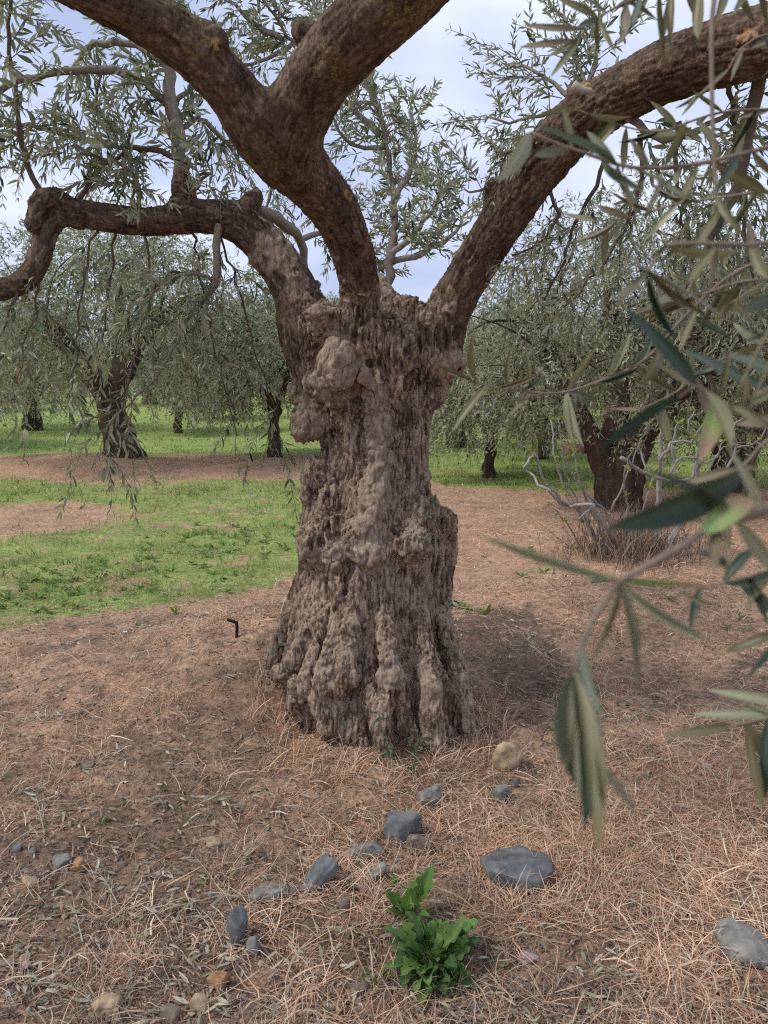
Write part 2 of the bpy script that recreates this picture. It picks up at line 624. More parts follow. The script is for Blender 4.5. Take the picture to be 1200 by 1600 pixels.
def mat_ground():
    m, N, L, b, out = new_mat('soil_and_dry_grass')
    tc = node(N, 'ShaderNodeTexCoord')
    P = tc.outputs['Object']

    def nz(scale, detail, rough=0.6):
        n = node(N, 'ShaderNodeTexNoise', Scale=scale, Detail=detail, Roughness=rough)
        L.new(P, n.inputs['Vector'])
        return n

    n1 = nz(45, 4, 0.7)
    soil = ramp(N, [(0.3, (0.10, 0.068, 0.045)), (0.5, (0.20, 0.138, 0.092)), (0.72, (0.33, 0.24, 0.16))])
    L.new(n1.outputs['Fac'], soil.inputs['Fac'])
    n2 = nz(26, 5, 0.78)
    straw = ramp(N, [(0.28, (0.19, 0.115, 0.072)), (0.47, (0.43, 0.265, 0.165)), (0.7, (0.62, 0.43, 0.28))])
    L.new(n2.outputs['Fac'], straw.inputs['Fac'])
    n3 = nz(20, 5, 0.75)
    grass = ramp(N, [(0.3, (0.10, 0.16, 0.035)), (0.5, (0.23, 0.33, 0.075)), (0.7, (0.38, 0.45, 0.16))])
    L.new(n3.outputs['Fac'], grass.inputs['Fac'])
    big = nz(2.2, 5, 0.7)
    tone = node(N, 'ShaderNodeMapRange')
    tone.inputs['From Min'].default_value = 0.3
    tone.inputs['From Max'].default_value = 0.7
    tone.inputs['To Min'].default_value = 0.7
    tone.inputs['To Max'].default_value = 1.2
    L.new(big.outputs['Fac'], tone.inputs['Value'])
    a1 = node(N, 'ShaderNodeAttribute', attribute_name='straw')
    a2 = node(N, 'ShaderNodeAttribute', attribute_name='green')
    br = nz(9, 3)
    sh = node(N, 'ShaderNodeMath', operation='ADD')
    L.new(br.outputs['Fac'], sh.inputs[0])
    L.new(a1.outputs['Fac'], sh.inputs[1])
    st = ramp(N, [(0.72, (0, 0, 0)), (1.0, (1, 1, 1))])
    L.new(sh.outputs[0], st.inputs['Fac'])
    m1 = node(N, 'ShaderNodeMixRGB')
    L.new(st.outputs['Color'], m1.inputs['Fac'])
    L.new(soil.outputs['Color'], m1.inputs['Color1'])
    L.new(straw.outputs['Color'], m1.inputs['Color2'])
    m2 = node(N, 'ShaderNodeMixRGB')
    gb = nz(6, 5, 0.75)
    ga = node(N, 'ShaderNodeMath', operation='ADD')
    L.new(gb.outputs['Fac'], ga.inputs[0])
    L.new(a2.outputs['Fac'], ga.inputs[1])
    gc = ramp(N, [(0.65, (0, 0, 0)), (1.3, (0.85, 0.85, 0.85))])
    L.new(ga.outputs[0], gc.inputs['Fac'])
    L.new(gc.outputs['Color'], m2.inputs['Fac'])
    L.new(m1.outputs['Color'], m2.inputs['Color1'])
    L.new(grass.outputs['Color'], m2.inputs['Color2'])
    hv = node(N, 'ShaderNodeHueSaturation')
    L.new(tone.outputs['Result'], hv.inputs['Value'])
    L.new(m2.outputs['Color'], hv.inputs['Color'])
    L.new(hv.outputs['Color'], b.inputs['Base Color'])
    b.inputs['Roughness'].default_value = 0.97
    b.inputs['Specular IOR Level'].default_value = 0.1
    bp = node(N, 'ShaderNodeBump', Strength=0.9, Distance=0.02)
    nb = nz(60, 4, 0.75)
    L.new(nb.outputs['Fac'], bp.inputs['Height'])
    L.new(bp.outputs['Normal'], b.inputs['Normal'])
    return m


obj('ground', mesh('ground', np.stack([gxf, gyf, gz], -1), GF, attrs={'green': g_green, 'straw': g_straw}), mat_ground(),
    kind='structure', label='olive grove floor of brown soil, cut dry grass and green patches')


def ground_z(x, y):
    return height(x, y)


# far hill behind the grove
hx = np.linspace(-420, 420, 160)
hy = np.linspace(150, 480, 70)
HX, HY = np.meshgrid(hx, hy)
hp = np.stack([HX.ravel(), HY.ravel(), 0 * HX.ravel()], -1)
hz = -4 + (19 + 7 * fbm(hp * 0.007, 3, 61)) * np.sin(np.clip((HY.ravel() - 150) / 330, 0, 1) * np.pi) ** 0.8 + 1.2 * fbm(hp * 0.06, 3, 63)
hz = hz * np.clip(1 - (HX.ravel() / 420) ** 4, 0, 1)
i2, j2 = np.meshgrid(np.arange(69), np.arange(159), indexing='ij')
HF = np.stack([i2 * 160 + j2, i2 * 160 + j2 + 1, (i2 + 1) * 160 + j2 + 1, (i2 + 1) * 160 + j2], -1).reshape(-1, 4)


def mat_hill():
    m, N, L, b, out = new_mat('scrub_hill')
    tc = node(N, 'ShaderNodeTexCoord')
    n = node(N, 'ShaderNodeTexNoise', Scale=0.09, Detail=9, Roughness=0.7)
    L.new(tc.outputs['Object'], n.inputs['Vector'])
    r = ramp(N, [(0.35, (0.085, 0.105, 0.06)), (0.5, (0.16, 0.17, 0.09)), (0.62, (0.27, 0.235, 0.15))])
    L.new(n.outputs['Fac'], r.inputs['Fac'])
    L.new(r.outputs['Color'], b.inputs['Base Color'])
    b.inputs['Roughness'].default_value = 1
    return m


obj('hill', mesh('hill', np.stack([HX.ravel(), HY.ravel(), hz], -1), HF), mat_hill(), kind='structure',
    label='low scrub covered hill rising behind the olive grove')

# ------------------------------------------------------------------ the old olive tree: one field, meshed once, then cut into trunk and limbs
RES = 0.0112
LO = np.array([-1.95, 1.75, -0.12])
HI = np.array([2.15, 4.15, 3.05])
NX, NY, NZ = [int(n) for n in np.ceil((HI - LO) / RES)]
FLD = np.full((NX, NY, NZ), 1.0, np.float32)
AX = [np.float32(LO[k]) + np.arange(n, dtype=np.float32) * np.float32(RES) for k, n in enumerate((NX, NY, NZ))]


def box_slices(lo, hi):
    s = []
    for k, n in enumerate((NX, NY, NZ)):
        a = int(np.clip(np.floor((lo[k] - LO[k]) / RES), 0, n))
        b = int(np.clip(np.ceil((hi[k] - LO[k]) / RES) + 1, 0, n))
        s.append(slice(a, b))
    return tuple(s)


def smin(a, b, k):
    h = np.clip(0.5 + 0.5 * (b - a) / k, 0, 1)
    return b + (a - b) * h - k * h * (1 - h)


def chain_field(pts, pad):
    """distance to a tapered chain; pts rows x y z r"""
    lo = (pts[:, :3] - pts[:, 3:]).min(0) - pad
    hi = (pts[:, :3] + pts[:, 3:]).max(0) + pad
    sl = box_slices(lo, hi)
    d = np.full([s.stop - s.start for s in sl], 1.0, np.float32)
    for a, b in zip(pts[:-1], pts[1:]):
        l2 = np.minimum(a[:3] - a[3], b[:3] - b[3]) - pad
        h2 = np.maximum(a[:3] + a[3], b[:3] + b[3]) + pad
        s2 = box_slices(l2, h2)
        if any(s.stop <= s.start for s in s2):
            continue
        X, Y, Z = AX[0][s2[0]][:, None, None], AX[1][s2[1]][None, :, None], AX[2][s2[2]][None, None, :]
        ab = (b - a)[:3]
        q = max(float(ab @ ab), 1e-8)
        t = np.clip(((X - a[0]) * ab[0] + (Y - a[1]) * ab[1] + (Z - a[2]) * ab[2]) / q, 0, 1).astype(np.float32)
        dd = np.sqrt((X - a[0] - t * ab[0]) ** 2 + (Y - a[1] - t * ab[1]) ** 2 + (Z - a[2] - t * ab[2]) ** 2) - (a[3] + t * (b[3] - a[3]))
        loc = tuple(slice(x.start - y.start, x.stop - y.start) for x, y in zip(s2, sl))
        d[loc] = np.minimum(d[loc], dd)
    return sl, d


BONES = []        # x y z r s label


def add_chain(pts, k=0.05, label=None, step=0.04):
    P = catmull(pts, step=step)
    sl, d = chain_field(P, 0.12)
    FLD[sl] = smin(FLD[sl], d, k)
    if label is not None:
        s = np.concatenate([[0], np.cumsum(np.linalg.norm(np.diff(P[:, :3], axis=0), axis=1))])
        T = unit(np.gradient(P[:, :3], axis=0))
        BONES.append(np.column_stack([P[:, :4], s, T, np.full(len(P), label)])[::2])


def carve(pts, k=0.03, step=0.04):
    P = catmull(pts, step=step)
    sl, d = chain_field(P, 0.12)
    FLD[sl] = -smin(-FLD[sl], d, k)


def ellipsoid(c, r, k=0.03):
    c, r = np.asarray(c), np.asarray(r)
    sl = box_slices(c - r - 0.12, c + r + 0.12)
    X, Y, Z = AX[0][sl[0]][:, None, None], AX[1][sl[1]][None, :, None], AX[2][sl[2]][None, None, :]
    q = np.sqrt(((X - c[0]) / r[0]) ** 2 + ((Y - c[1]) / r[1]) ** 2 + ((Z - c[2]) / r[2]) ** 2)
    d = ((q - 1) * r.min()).astype(np.float32)
    FLD[sl] = smin(FLD[sl], d, k)


# trunk outline read off the photograph: row, left edge, right edge (bulges added apart)
SIL = np.array([(440, 500, 660), (480, 470, 700), (520, 460, 706), (560, 463, 702), (600, 476, 684), (640, 488, 674), (680, 500, 669), (710, 503, 667),
                (740, 494, 666), (770, 482, 669), (800, 472, 682), (840, 468, 694), (880, 472, 692), (920, 468, 690),
                (960, 455, 696), (1000, 443, 708), (1040, 432, 722), (1080, 440, 729), (1120, 460, 734), (1180, 484, 740), (1260, 500, 748)], float)
row = [(at_y(l, r_, TY), at_y(rr, r_, TY)) for r_, l, rr in SIL]
SZ = np.array([a[2] for a, b in row])[::-1]
SCX = np.array([(a[0] + b[0]) / 2 for a, b in row])[::-1]
SRX = np.array([(b[0] - a[0]) / 2 for a, b in row])[::-1]


def trunk_c(z):
    return np.interp(z, SZ, SCX), np.interp(z, SZ, SRX)


def trunk_ry(z):
    return np.interp(z, SZ, SRX) * np.interp(z, [0.0, 0.5, 1.0, 1.6, 2.0], [1.12, 1.02, 0.95, 0.88, 0.85])


def front(px, py, lift=0.0):
    """point on the near side of the trunk behind a photo pixel, lift metres out of the bark"""
    Y = TY - 0.3
    for _ in range(6):
        p = at_y(px, py, Y)
        c, rx = trunk_c(p[2])
        ry = trunk_ry(p[2])
        u = np.clip((p[0] - c) / rx, -0.98, 0.98)
        Y = TY - ry * math.sqrt(1 - u * u)
    n = np.array([(p[0] - c) / rx ** 2, (p[1] - TY) / ry ** 2, 0])
    return p + unit(n) * lift


PXM = 3.4 / FPX     # metres for a photo pixel at the trunk

TOPZ = at_y(600, 492, TY)[2]
sl = box_slices((-0.9, 2.6, -0.12), (0.9, 4.15, TOPZ + 0.25))
X, Y, Z = AX[0][sl[0]][:, None, None], AX[1][sl[1]][None, :, None], AX[2][sl[2]]
cx, rx = trunk_c(Z)
ry = trunk_ry(Z)
dxn, dyn = (X - cx[None, None]) / rx[None, None], (Y - TY) / ry[None, None]
rho = np.sqrt(dxn ** 2 + dyn ** 2)
ang = np.arctan2(dyn, dxn)
# flutes come from a table over angle and height
ta, tz = np.linspace(-np.pi, np.pi, 361), np.linspace(-0.3, 2.4, 181)
TA, TZ = np.meshgrid(ta, tz, indexing='ij')
tw = TA + 0.25 * np.sin(TZ * 2.1)
rid = 0.5 - np.abs(noise(np.stack([np.cos(tw) * 2.3, np.sin(tw) * 2.3, TZ * 0.9], -1), 101))
rid2 = 0.5 - np.abs(noise(np.stack([np.cos(tw) * 4.6, np.sin(tw) * 4.6, TZ * 1.5 + 4], -1), 103))
ampl = np.interp(TZ, [0, 0.4, 0.9, 1.5, 1.9], [0.22, 0.20, 0.15, 0.13, 0.10])
TAB = (ampl * (rid - 0.32) * 1.6 + ampl * 0.7 * (rid2 - 0.32)).astype(np.float32)
ia = np.round((ang + np.pi) / (2 * np.pi) * 360).astype(np.int32)
iz = np.round((Z + 0.3) / 2.7 * 180).astype(np.int32)
f = (rho - 1 - TAB[ia, np.broadcast_to(iz[None, None], ia.shape)]).astype(np.float32)
sh = np.argwhere(np.abs(f) < 0.3)
q5 = np.column_stack([AX[0][sl[0]][sh[:, 0]], AX[1][sl[1]][sh[:, 1]], Z[sh[:, 2]]]) * 5.0
f[sh[:, 0], sh[:, 1], sh[:, 2]] -= 0.055 * noise(q5, 105)
f = f * np.minimum(rx, ry)[None, None].astype(np.float32)
f = np.maximum(f, (Z - TOPZ)[None, None] - 0.05 * np.sin(X * 23 + 1) * np.sin(Y * 19)).astype(np.float32)
FLD[sl] = smin(FLD[sl], f, 0.03)
BONES.append(np.array([[TX, TY, z, 0.3, z, 0, 0, 1, 0] for z in np.arange(-0.1, TOPZ - 0.08, 0.03)]))
del q5, sh, f, ia, ang, rho


def limb(rows, label, k=0.06, extra=None):
    P = [np.r_[at_y(px, py, Yd), (0.95 if k_ < 2 else 0.90) * r * (Yd * CP + 0.1) / FPX] for k_, (px, py, Yd, r) in enumerate(rows)]
    if extra:
        P += [np.array(e, float) for e in extra]
    add_chain(P, k, label)
    return np.array(P)


L_LEFT = limb([(500, 590, 3.42, 40), (478, 520, 3.42, 42), (462, 455, 3.42, 36), (425, 398, 3.42, 34), (375, 350, 3.42, 31), (310, 338, 3.40, 25),
               (230, 346, 3.36, 21), (150, 338, 3.32, 21), (105, 333, 3.30, 20), (78, 352, 3.28, 17), (66, 388, 3.24, 17), (50, 425, 3.2, 18),
               (22, 448, 3.15, 17), (-25, 455, 3.1, 16)], 1, 0.05)
L_MID = limb([(560, 620, 3.30, 32), (563, 540, 3.28, 36), (562, 470, 3.22, 31), (556, 415, 3.12, 32), (532, 345, 2.98, 37), (490, 285, 2.82, 43),
              (440, 235, 2.68, 50), (398, 195, 2.58, 46), (352, 130, 2.48, 40), (290, 70, 2.38, 41), (220, 22, 2.28, 40), (140, -18, 2.2, 38), (40, -70, 2.1, 36)], 2, 0.05)
L_MID2 = limb([(452, 240, 2.68, 42), (462, 190, 2.60, 48), (495, 125, 2.48, 50), (550, 62, 2.36, 53), (620, -5, 2.24, 55), (700, -85, 2.12, 56)], 3, 0.06)
L_RIGHT = limb([(668, 600, 3.42, 34), (680, 545, 3.40, 40), (698, 490, 3.36, 37), (735, 425, 3.30, 35), (785, 345, 3.20, 37), (840, 262, 3.08, 40), (905, 192, 2.96, 42),
                (980, 142, 2.84, 42), (1070, 100, 2.70, 46), (1180, 68, 2.56, 51), (1320, 35, 2.42, 54)], 4, 0.06)


def knob(px, py, rpx, rpy, lift, k=0.03, depth=None):
    c = front(px, py, lift)
    ellipsoid(c, (rpx * PXM, (depth or min(rpx, rpy)) * PXM, rpy * PXM), k)


# burls and bulges
knob(532, 570, 27, 37, 0.045, 0.010)
knob(514, 602, 19, 22, 0.075, 0.012)
carve([np.r_[front(500, 634, 0.03), 0.022], np.r_[front(530, 632, 0.02), 0.024]], 0.01)
knob(566, 590, 8, 13, 0.016, 0.02)
knob(488, 655, 30, 32, 0.00, 0.03)
ellipsoid(at_y(474, 668, TY - .08), (0.052, 0.08, 0.065), 0.025)
ellipsoid(at_y(478, 612, TY - .02), (0.07, 0.1, 0.06), 0.03)
ellipsoid(at_y(703, 575, TY - 0.08), (0.060, 0.075, 0.050), 0.010)
ellipsoid(at_y(690, 560, TY - 0.1), (0.075, 0.08, 0.08), 0.03)
knob(497, 745, 25, 30, -0.005, 0.025)
knob(486, 770, 15, 20, 0.00, 0.02)
knob(529, 866, 19, 25, 0.018, 0.018)
knob(577, 862, 26, 18, 0.018, 0.022)
knob(492, 850, 24, 34, 0.010, 0.03)
knob(640, 850, 28, 24, 0.008, 0.03)
for a_ in ((518, 1060, 19, 20), (470, 1072, 17, 18), (612, 1056, 22, 18), (665, 1078, 19, 24), (714, 1092, 17, 26), (548, 1052, 15, 22), (440, 1052, 14, 14)):
    knob(*a_, 0.012, 0.022)
ellipsoid(at_y(692, 815, TY - .04), (0.042, 0.08, 0.062), 0.025)
knob(665, 795, 20, 22, 0.0, 0.03)


def rib(rows, k=0.025):
    add_chain([np.r_[front(px, py, lift), r * PXM] for px, py, r, lift in rows], k)


# pale rib down the front, buttresses and roots
rib([(584, 588, 10, 0.0), (588, 640, 15, 0.002), (592, 700, 17, 0.006), (586, 760, 18, 0.008), (574, 815, 21, 0.006), (556, 856, 18, 0.004)], 0.035)
rib([(694, 812, 11, 0.02), (697, 860, 9, 0.02), (694, 910, 8, 0.02), (690, 965, 9, 0.012)], 0.02)
rib([(640, 640, 10, 0.0), (650, 720, 12, 0.01), (652, 790, 14, 0.01), (640, 850, 12, 0.0)], 0.03)
rib([(530, 880, 12, 0.0), (535, 950, 13, 0.023), (528, 1000, 13, 0.034), (512, 1050, 13, 0.034), (500, 1090, 12, 0.0)], 0.012)
rib([(565, 890, 12, 0.0), (552, 960, 14, 0.027), (545, 1020, 15, 0.034), (538, 1075, 13, 0.023)], 0.012)
rib([(600, 960, 12, 0.0), (602, 1010, 14, 0.027), (610, 1055, 15, 0.023), (600, 1110, 13, 0.0)], 0.014)
rib([(655, 960, 11, 0.0), (660, 1020, 13, 0.027), (664, 1080, 17, 0.027), (672, 1150, 17, 0.019), (680, 1200, 16, 0.0)], 0.014)
rib([(690, 960, 13, 0.0), (702, 1020, 15, 0.019), (712, 1090, 16, 0.023), (722, 1160, 17, 0.019), (735, 1215, 15, 0)], 0.015)
rib([(480, 930, 12, 0.0), (484, 990, 13, 0.019), (466, 1030, 13, 0.019), (444, 1052, 12, 0.011)], 0.012)
rib([(470, 900, 10, 0.0), (458, 960, 11, 0.019), (440, 1010, 11, 0.023), (425, 1040, 10, 0)], 0.012)
rib([(500, 950, 10, 0.0), (500, 1010, 12, 0.023), (482, 1065, 13, 0.023), (462, 1105, 13, 0.0)], 0.012)
rib([(590, 1100, 13, 0.0), (597, 1150, 14, 0.012), (600, 1192, 13, 0.02)], 0.03)
for rows in ([(513, 905), (517, 960), (506, 1010), (486, 1060)], [(541, 900), (541, 960), (532, 1020), (520, 1075)], [(578, 905), (578, 960), (577, 1020), (570, 1085)], [(646, 900), (642, 960), (640, 1020), (640, 1090)],
             [(682, 975), (684, 1030), (690, 1090), (700, 1150)], [(470, 950), (470, 1000), (455, 1040)], [(640, 560), (636, 640), (634, 740), (630, 830)], [(664, 600), (662, 680), (668, 760)], [(606, 500), (604, 560)], [(655, 1010), (648, 1060), (645, 1130)]):
    carve([np.r_[front(a, b, 0.012), 0.017] for a, b in rows], 0.010)
# hollows
carve([np.r_[front(522, 700, 0.01), 0.062], np.r_[front(530, 650, 0.0), 0.042]], 0.02)
carve([np.r_[front(526, 715, 0.01), 0.055], np.r_[front(530, 755, 0.01), 0.055], np.r_[front(526, 785, 0.01), 0.045]], 0.02)
carve([np.r_[front(508, 700, 0.03), 0.020], np.r_[at_y(484, 703, TY - .1), 0.024], np.r_[at_y(462, 706, TY), 0.03]], 0.02)
carve([np.r_[front(541, 630, 0.0), 0.022], np.r_[front(546, 760, 0.0), 0.024], np.r_[front(545, 830, 0.0), 0.018]], 0.01)
carve([np.r_[front(560, 606, 0.01), 0.03], np.r_[front(552, 628, 0.0), 0.026]], 0.012)
carve([np.r_[front(614, 640, 0.01), 0.016], np.r_[front(616, 740, 0.01), 0.018], np.r_[front(612, 830, 0.01), 0.016]], 0.01)
carve([np.r_[front(625, 688, 0.01), 0.014], np.r_[front(622, 706, 0.01), 0.012]], 0.01)
carve([np.r_[front(678, 840, 0.0), 0.026], np.r_[front(679, 900, 0.0), 0.028], np.r_[front(677, 960, 0.0), 0.024]], 0.012)
carve([np.r_[at_y(643, 482, TY - .22), 0.055], np.r_[at_y(648, 508, TY - .29), 0.04]], 0.03)
carve([np.r_[at_y(718, 577, TY - .12), 0.012], np.r_[at_y(712, 577, TY - .05), 0.010]], 0.006)
carve([np.r_[front(531, 872, 0.055), 0.009], np.r_[front(531, 872, 0.03), 0.007]], 0.006)
carve([np.r_[front(566, 985, 0.01), 0.02], np.r_[front(566, 1040, 0.01), 0.026]], 0.012)
carve([np.r_[front(630, 950, 0.01), 0.022], np.r_[front(634, 1040, 0.01), 0.03]], 0.014)
carve([np.r_[front(625, 1110, 0.02), 0.04], np.r_[front(628, 1190, 0.03), 0.06]], 0.03)
carve([np.r_[front(555, 1090, 0.03), 0.05], np.r_[front(540, 1170, 0.05), 0.08]], 0.03)
carve([np.r_[front(480, 1120, 0.02), 0.05], np.r_[front(500, 1170, 0.03), 0.07]], 0.03)
# stubs of old cuts and torn wood in the crotch
ellipsoid(at_y(503, 490, 3.20), (0.075, 0.08, 0.028), 0.012)
ellipsoid(at_y(505, 515, 3.24), (0.06, 0.06, 0.05), 0.04)
add_chain([np.r_[at_y(606, 500, 3.42), 0.05], np.r_[at_y(604, 462, 3.45), 0.035], np.r_[at_y(600, 442, 3.46), 0.022]], 0.02)
add_chain([np.r_[at_y(612, 470, 3.40), 0.025], np.r_[at_y(640, 478, 3.32), 0.035], np.r_[at_y(668, 498, 3.26), 0.04]], 0.02)
add_chain([np.r_[at_y(375, 345, 3.40), 0.06], np.r_[at_y(390, 322, 3.38), 0.045], np.r_[at_y(398, 309, 3.38), 0.035]], 0.02)
add_chain([np.r_[at_y(285, 335, 3.38), 0.055], np.r_[at_y(287, 305, 3.38), 0.05], np.r_[at_y(285, 275, 3.38), 0.035]], 0.03)
add_chain([np.r_[at_y(120, 335, 3.3), 0.05], np.r_[at_y(80, 310, 3.25), 0.045], np.r_[at_y(60, 322, 3.22), 0.04], np.r_[at_y(52, 350, 3.2), 0.03]], 0.02)
add_chain([np.r_[at_y(775, 310, 3.2), 0.05], np.r_[at_y(772, 290, 3.16), 0.03]], 0.02)
add_chain([np.r_[at_y(915, 165, 2.95), 0.05], np.r_[at_y(900, 140, 2.92), 0.03]], 0.02)
add_chain([np.r_[at_y(485, 60, 2.5), 0.05], np.r_[at_y(472, 50, 2.48), 0.035]], 0.03)
add_chain([np.r_[at_y(325, 62, 2.4), 0.05], np.r_[at_y(338, 62, 2.38), 0.035]], 0.03)


def surface_nets(F):
    ins = F < 0
    c = [ins[a:a - 1 or None, b:b - 1 or None, d:d - 1 or None] for a in (0, 1) for b in (0, 1) for d in (0, 1)]
    anyc, allc = c[0].copy(), c[0].copy()
    for m_ in c[1:]:
        anyc |= m_
        allc &= m_
    act = np.argwhere(anyc & ~allc)
    idx = np.full(anyc.shape, -1, np.int32)
    idx[act[:, 0], act[:, 1], act[:, 2]] = np.arange(len(act))
    cor = {(a, b, d): F[act[:, 0] + a, act[:, 1] + b, act[:, 2] + d] for a in (0, 1) for b in (0, 1) for d in (0, 1)}
    S, cnt = np.zeros((len(act), 3)), np.zeros(len(act))
    for k0 in cor:
        for ax in range(3):
            if k0[ax] == 0:
                k1 = tuple(1 if q == ax else k0[q] for q in range(3))
                f0, f1 = cor[k0], cor[k1]
                cr_ = (f0 < 0) != (f1 < 0)
                t = np.where(cr_, f0 / np.where(cr_, f0 - f1, 1), 0)
                e = np.tile(np.array(k0, float), (len(act), 1))
                e[:, ax] += t
                S += e * cr_[:, None]
                cnt += cr_
    V = act + S / cnt[:, None]
    Q = []
    for ax in range(3):
        o1, o2 = [q for q in range(3) if q != ax]
        a = ins.take(range(0, ins.shape[ax] - 1), ax)
        b = ins.take(range(1, ins.shape[ax]), ax)
        e = np.argwhere(a != b)
        ok = (e[:, o1] > 0) & (e[:, o2] > 0) & (e[:, o1] < ins.shape[o1] - 1) & (e[:, o2] < ins.shape[o2] - 1)
        e = e[ok]
        sgn = a[e[:, 0], e[:, 1], e[:, 2]]

        def cell(d1, d2):
            q = e.copy()
            q[:, o1] -= d1
            q[:, o2] -= d2
            return idx[q[:, 0], q[:, 1], q[:, 2]]
        quad = np.stack([cell(1, 1), cell(0, 1), cell(0, 0), cell(1, 0)], 1)
        flip = sgn if ax != 1 else ~sgn
        quad = np.where(flip[:, None], quad, quad[:, ::-1])
        Q.append(quad)
    Q = np.concatenate(Q)
    return V, Q[(Q >= 0).all(1)]


def subdivide(V, Q):
    E = np.concatenate([Q[:, [0, 1]], Q[:, [1, 2]], Q[:, [2, 3]], Q[:, [3, 0]]])
    Es = np.sort(E, 1)
    key = Es[:, 0].astype(np.int64) * len(V) + Es[:, 1]
    u, inv = np.unique(key, return_inverse=True)
    mid = (V[u // len(V)] + V[u % len(V)]) / 2
    n, m, f_ = len(V), len(u), len(Q)
    ctr = V[Q].mean(1)
    e = inv.reshape(4, f_).T + n
    c = np.arange(f_) + n + m
    NQ = np.concatenate([np.stack([Q[:, k], e[:, k], c, e[:, (k + 3) % 4]], 1) for k in range(4)])
    return np.vstack([V, mid, ctr]), NQ


def laplace(V, Q, it=1, w=0.5):
    a = Q.ravel()
    b = np.roll(Q, -1, 1).ravel()
    cnt = np.bincount(a, minlength=len(V)) + np.bincount(b, minlength=len(V))
    for _ in range(it):
        S = np.stack([np.bincount(a, V[b, k], len(V)) + np.bincount(b, V[a, k], len(V)) for k in range(3)], 1)
        V = V * (1 - w) + w * S / np.maximum(cnt, 1)[:, None]
    return V


def vnormals(V, Q):
    n = np.cross(V[Q[:, 2]] - V[Q[:, 0]], V[Q[:, 3]] - V[Q[:, 1]])
    N = np.stack([sum(np.bincount(Q[:, j], n[:, k], len(V)) for j in range(4)) for k in range(3)], 1)
    return unit(N)


TV, TQ = surface_nets(FLD)
TV = TV * RES + LO
del FLD
TV = laplace(TV, TQ, 1, 0.4)
TV, TQ = subdivide(TV, TQ)
TV = laplace(TV, TQ, 1, 0.5)
TN = vnormals(TV, TQ)
BN = np.vstack(BONES)
best = np.full(len(TV), 1e9)
bi = np.zeros(len(TV), int)
TV32 = TV.astype(np.float32)
for k in range(len(BN)):
    r_k = BN[k, 3] if BN[k, 8] else float(np.interp(BN[k, 2], SZ, SRX))
    d = ((TV32 - BN[k, :3].astype(np.float32)) ** 2).sum(1) / np.float32(r_k * r_k)
    m_ = d < best
    best[m_] = d[m_]
    bi[m_] = k
lab = BN[bi, 8].astype(int)
ax_ = BN[bi, 5:8]
rel = TV - BN[bi, :3]
along = BN[bi, 4] + (rel * ax_).sum(1)
perp = rel - ax_ * (rel * ax_).sum(1)[:, None]
perp = np.where((lab == 0)[:, None], TV * np.array([1, 1, 0]), perp)
# bark relief: long fissures and flaky plates that follow the grain
warp = 0.35 * np.stack([noise(TV * 9, 3), noise(TV * 9 + 7, 4), noise(TV * 9 + 3, 5)], 1)
midt = (lab == 0) * sstep(0.75, 1.0, TV[:, 2]) * sstep(1.95, 1.7, TV[:, 2])
low = ((lab == 0) * sstep(0.95, 0.55, TV[:, 2]))
g1 = np.column_stack([perp[:, 0] * 36, perp[:, 1] * 36, perp[:, 2] * 36]) + warp
g1 = g1 + ax_ * (along * (5.5 - 2.0 * 0))[:, None] + lab[:, None] * 13.7
e1, c1 = voronoi(g1, 5)
g2 = np.column_stack([perp[:, 0] * 105, perp[:, 1] * 105, perp[:, 2] * 105]) + ax_ * (along * 28)[:, None] + 2 * warp
e2, c2 = voronoi(g2, 9)
rg = 1 - 2 * np.abs(noise(g1 * 0.62 + 11, 21))
mid_n = fbm(TV * 12, 3, 71)
pale = np.zeros(len(TV))


def paint(px, py, r, Yp=None, sx=1.0, sy=1.0, v=1.0):
    global pale
    c = front(px, py) if Yp is None else at_y(px, py, Yp)
    dd = (TV - c) / (np.array([sx, 1.8, sy]) * 1.15 * r * PXM)
    pale = np.maximum(pale, v * np.exp(-(dd ** 2).sum(1) ** 2))


for a in [(530, 570, 34), (516, 598, 26), (566, 588, 12), (588, 620, 15), (589, 660, 17), (591, 700, 17), (590, 740, 18), (585, 780, 19), (576, 815, 20),
          (530, 866, 19), (577, 866, 24), (497, 868, 16), (528, 1000, 13), (515, 1040, 14), (545, 1000, 13), (548, 960, 12), (605, 1010, 14), (612, 1050, 18), (664, 1040, 15), (666, 1080, 18),
          (712, 1060, 16), (700, 1010, 13), (672, 1150, 16), (598, 1180, 16), (484, 1000, 13), (444, 1050, 14), (500, 1040, 12), (720, 1120, 14)]:
    paint(*a, sy=1.25)
paint(478, 668, 26, TY - .15, v=.9)
paint(476, 620, 18, TY - .1, v=.5)
paint(704, 574, 24, TY - .12)
paint(500, 487, 20, 3.22, v=1)
paint(602, 448, 14, 3.42)
paint(425, 400, 40, 3.35, v=.55)
paint(460, 445, 24, 3.32, v=.5)
paint(695, 470, 26, 3.2, v=.45)
pale = sstep(0.28, 0.52, pale * (1 + .25 * mid_n) + 0.28 * fbm(TV * np.array([30, 30, 12]), 3, 73) * (pale > .02))
flat_n = 1 - 0.9 * sstep(0.15, 0.7, pale)
upper = ((lab == 2) | (lab == 3)) * sstep(2.15, 2.4, TV[:, 2])
smooth_limb = upper * 0.62
amp = np.where(lab == 0, 0.95 - 0.25 * low, 0.48) * flat_n * (1 - smooth_limb)
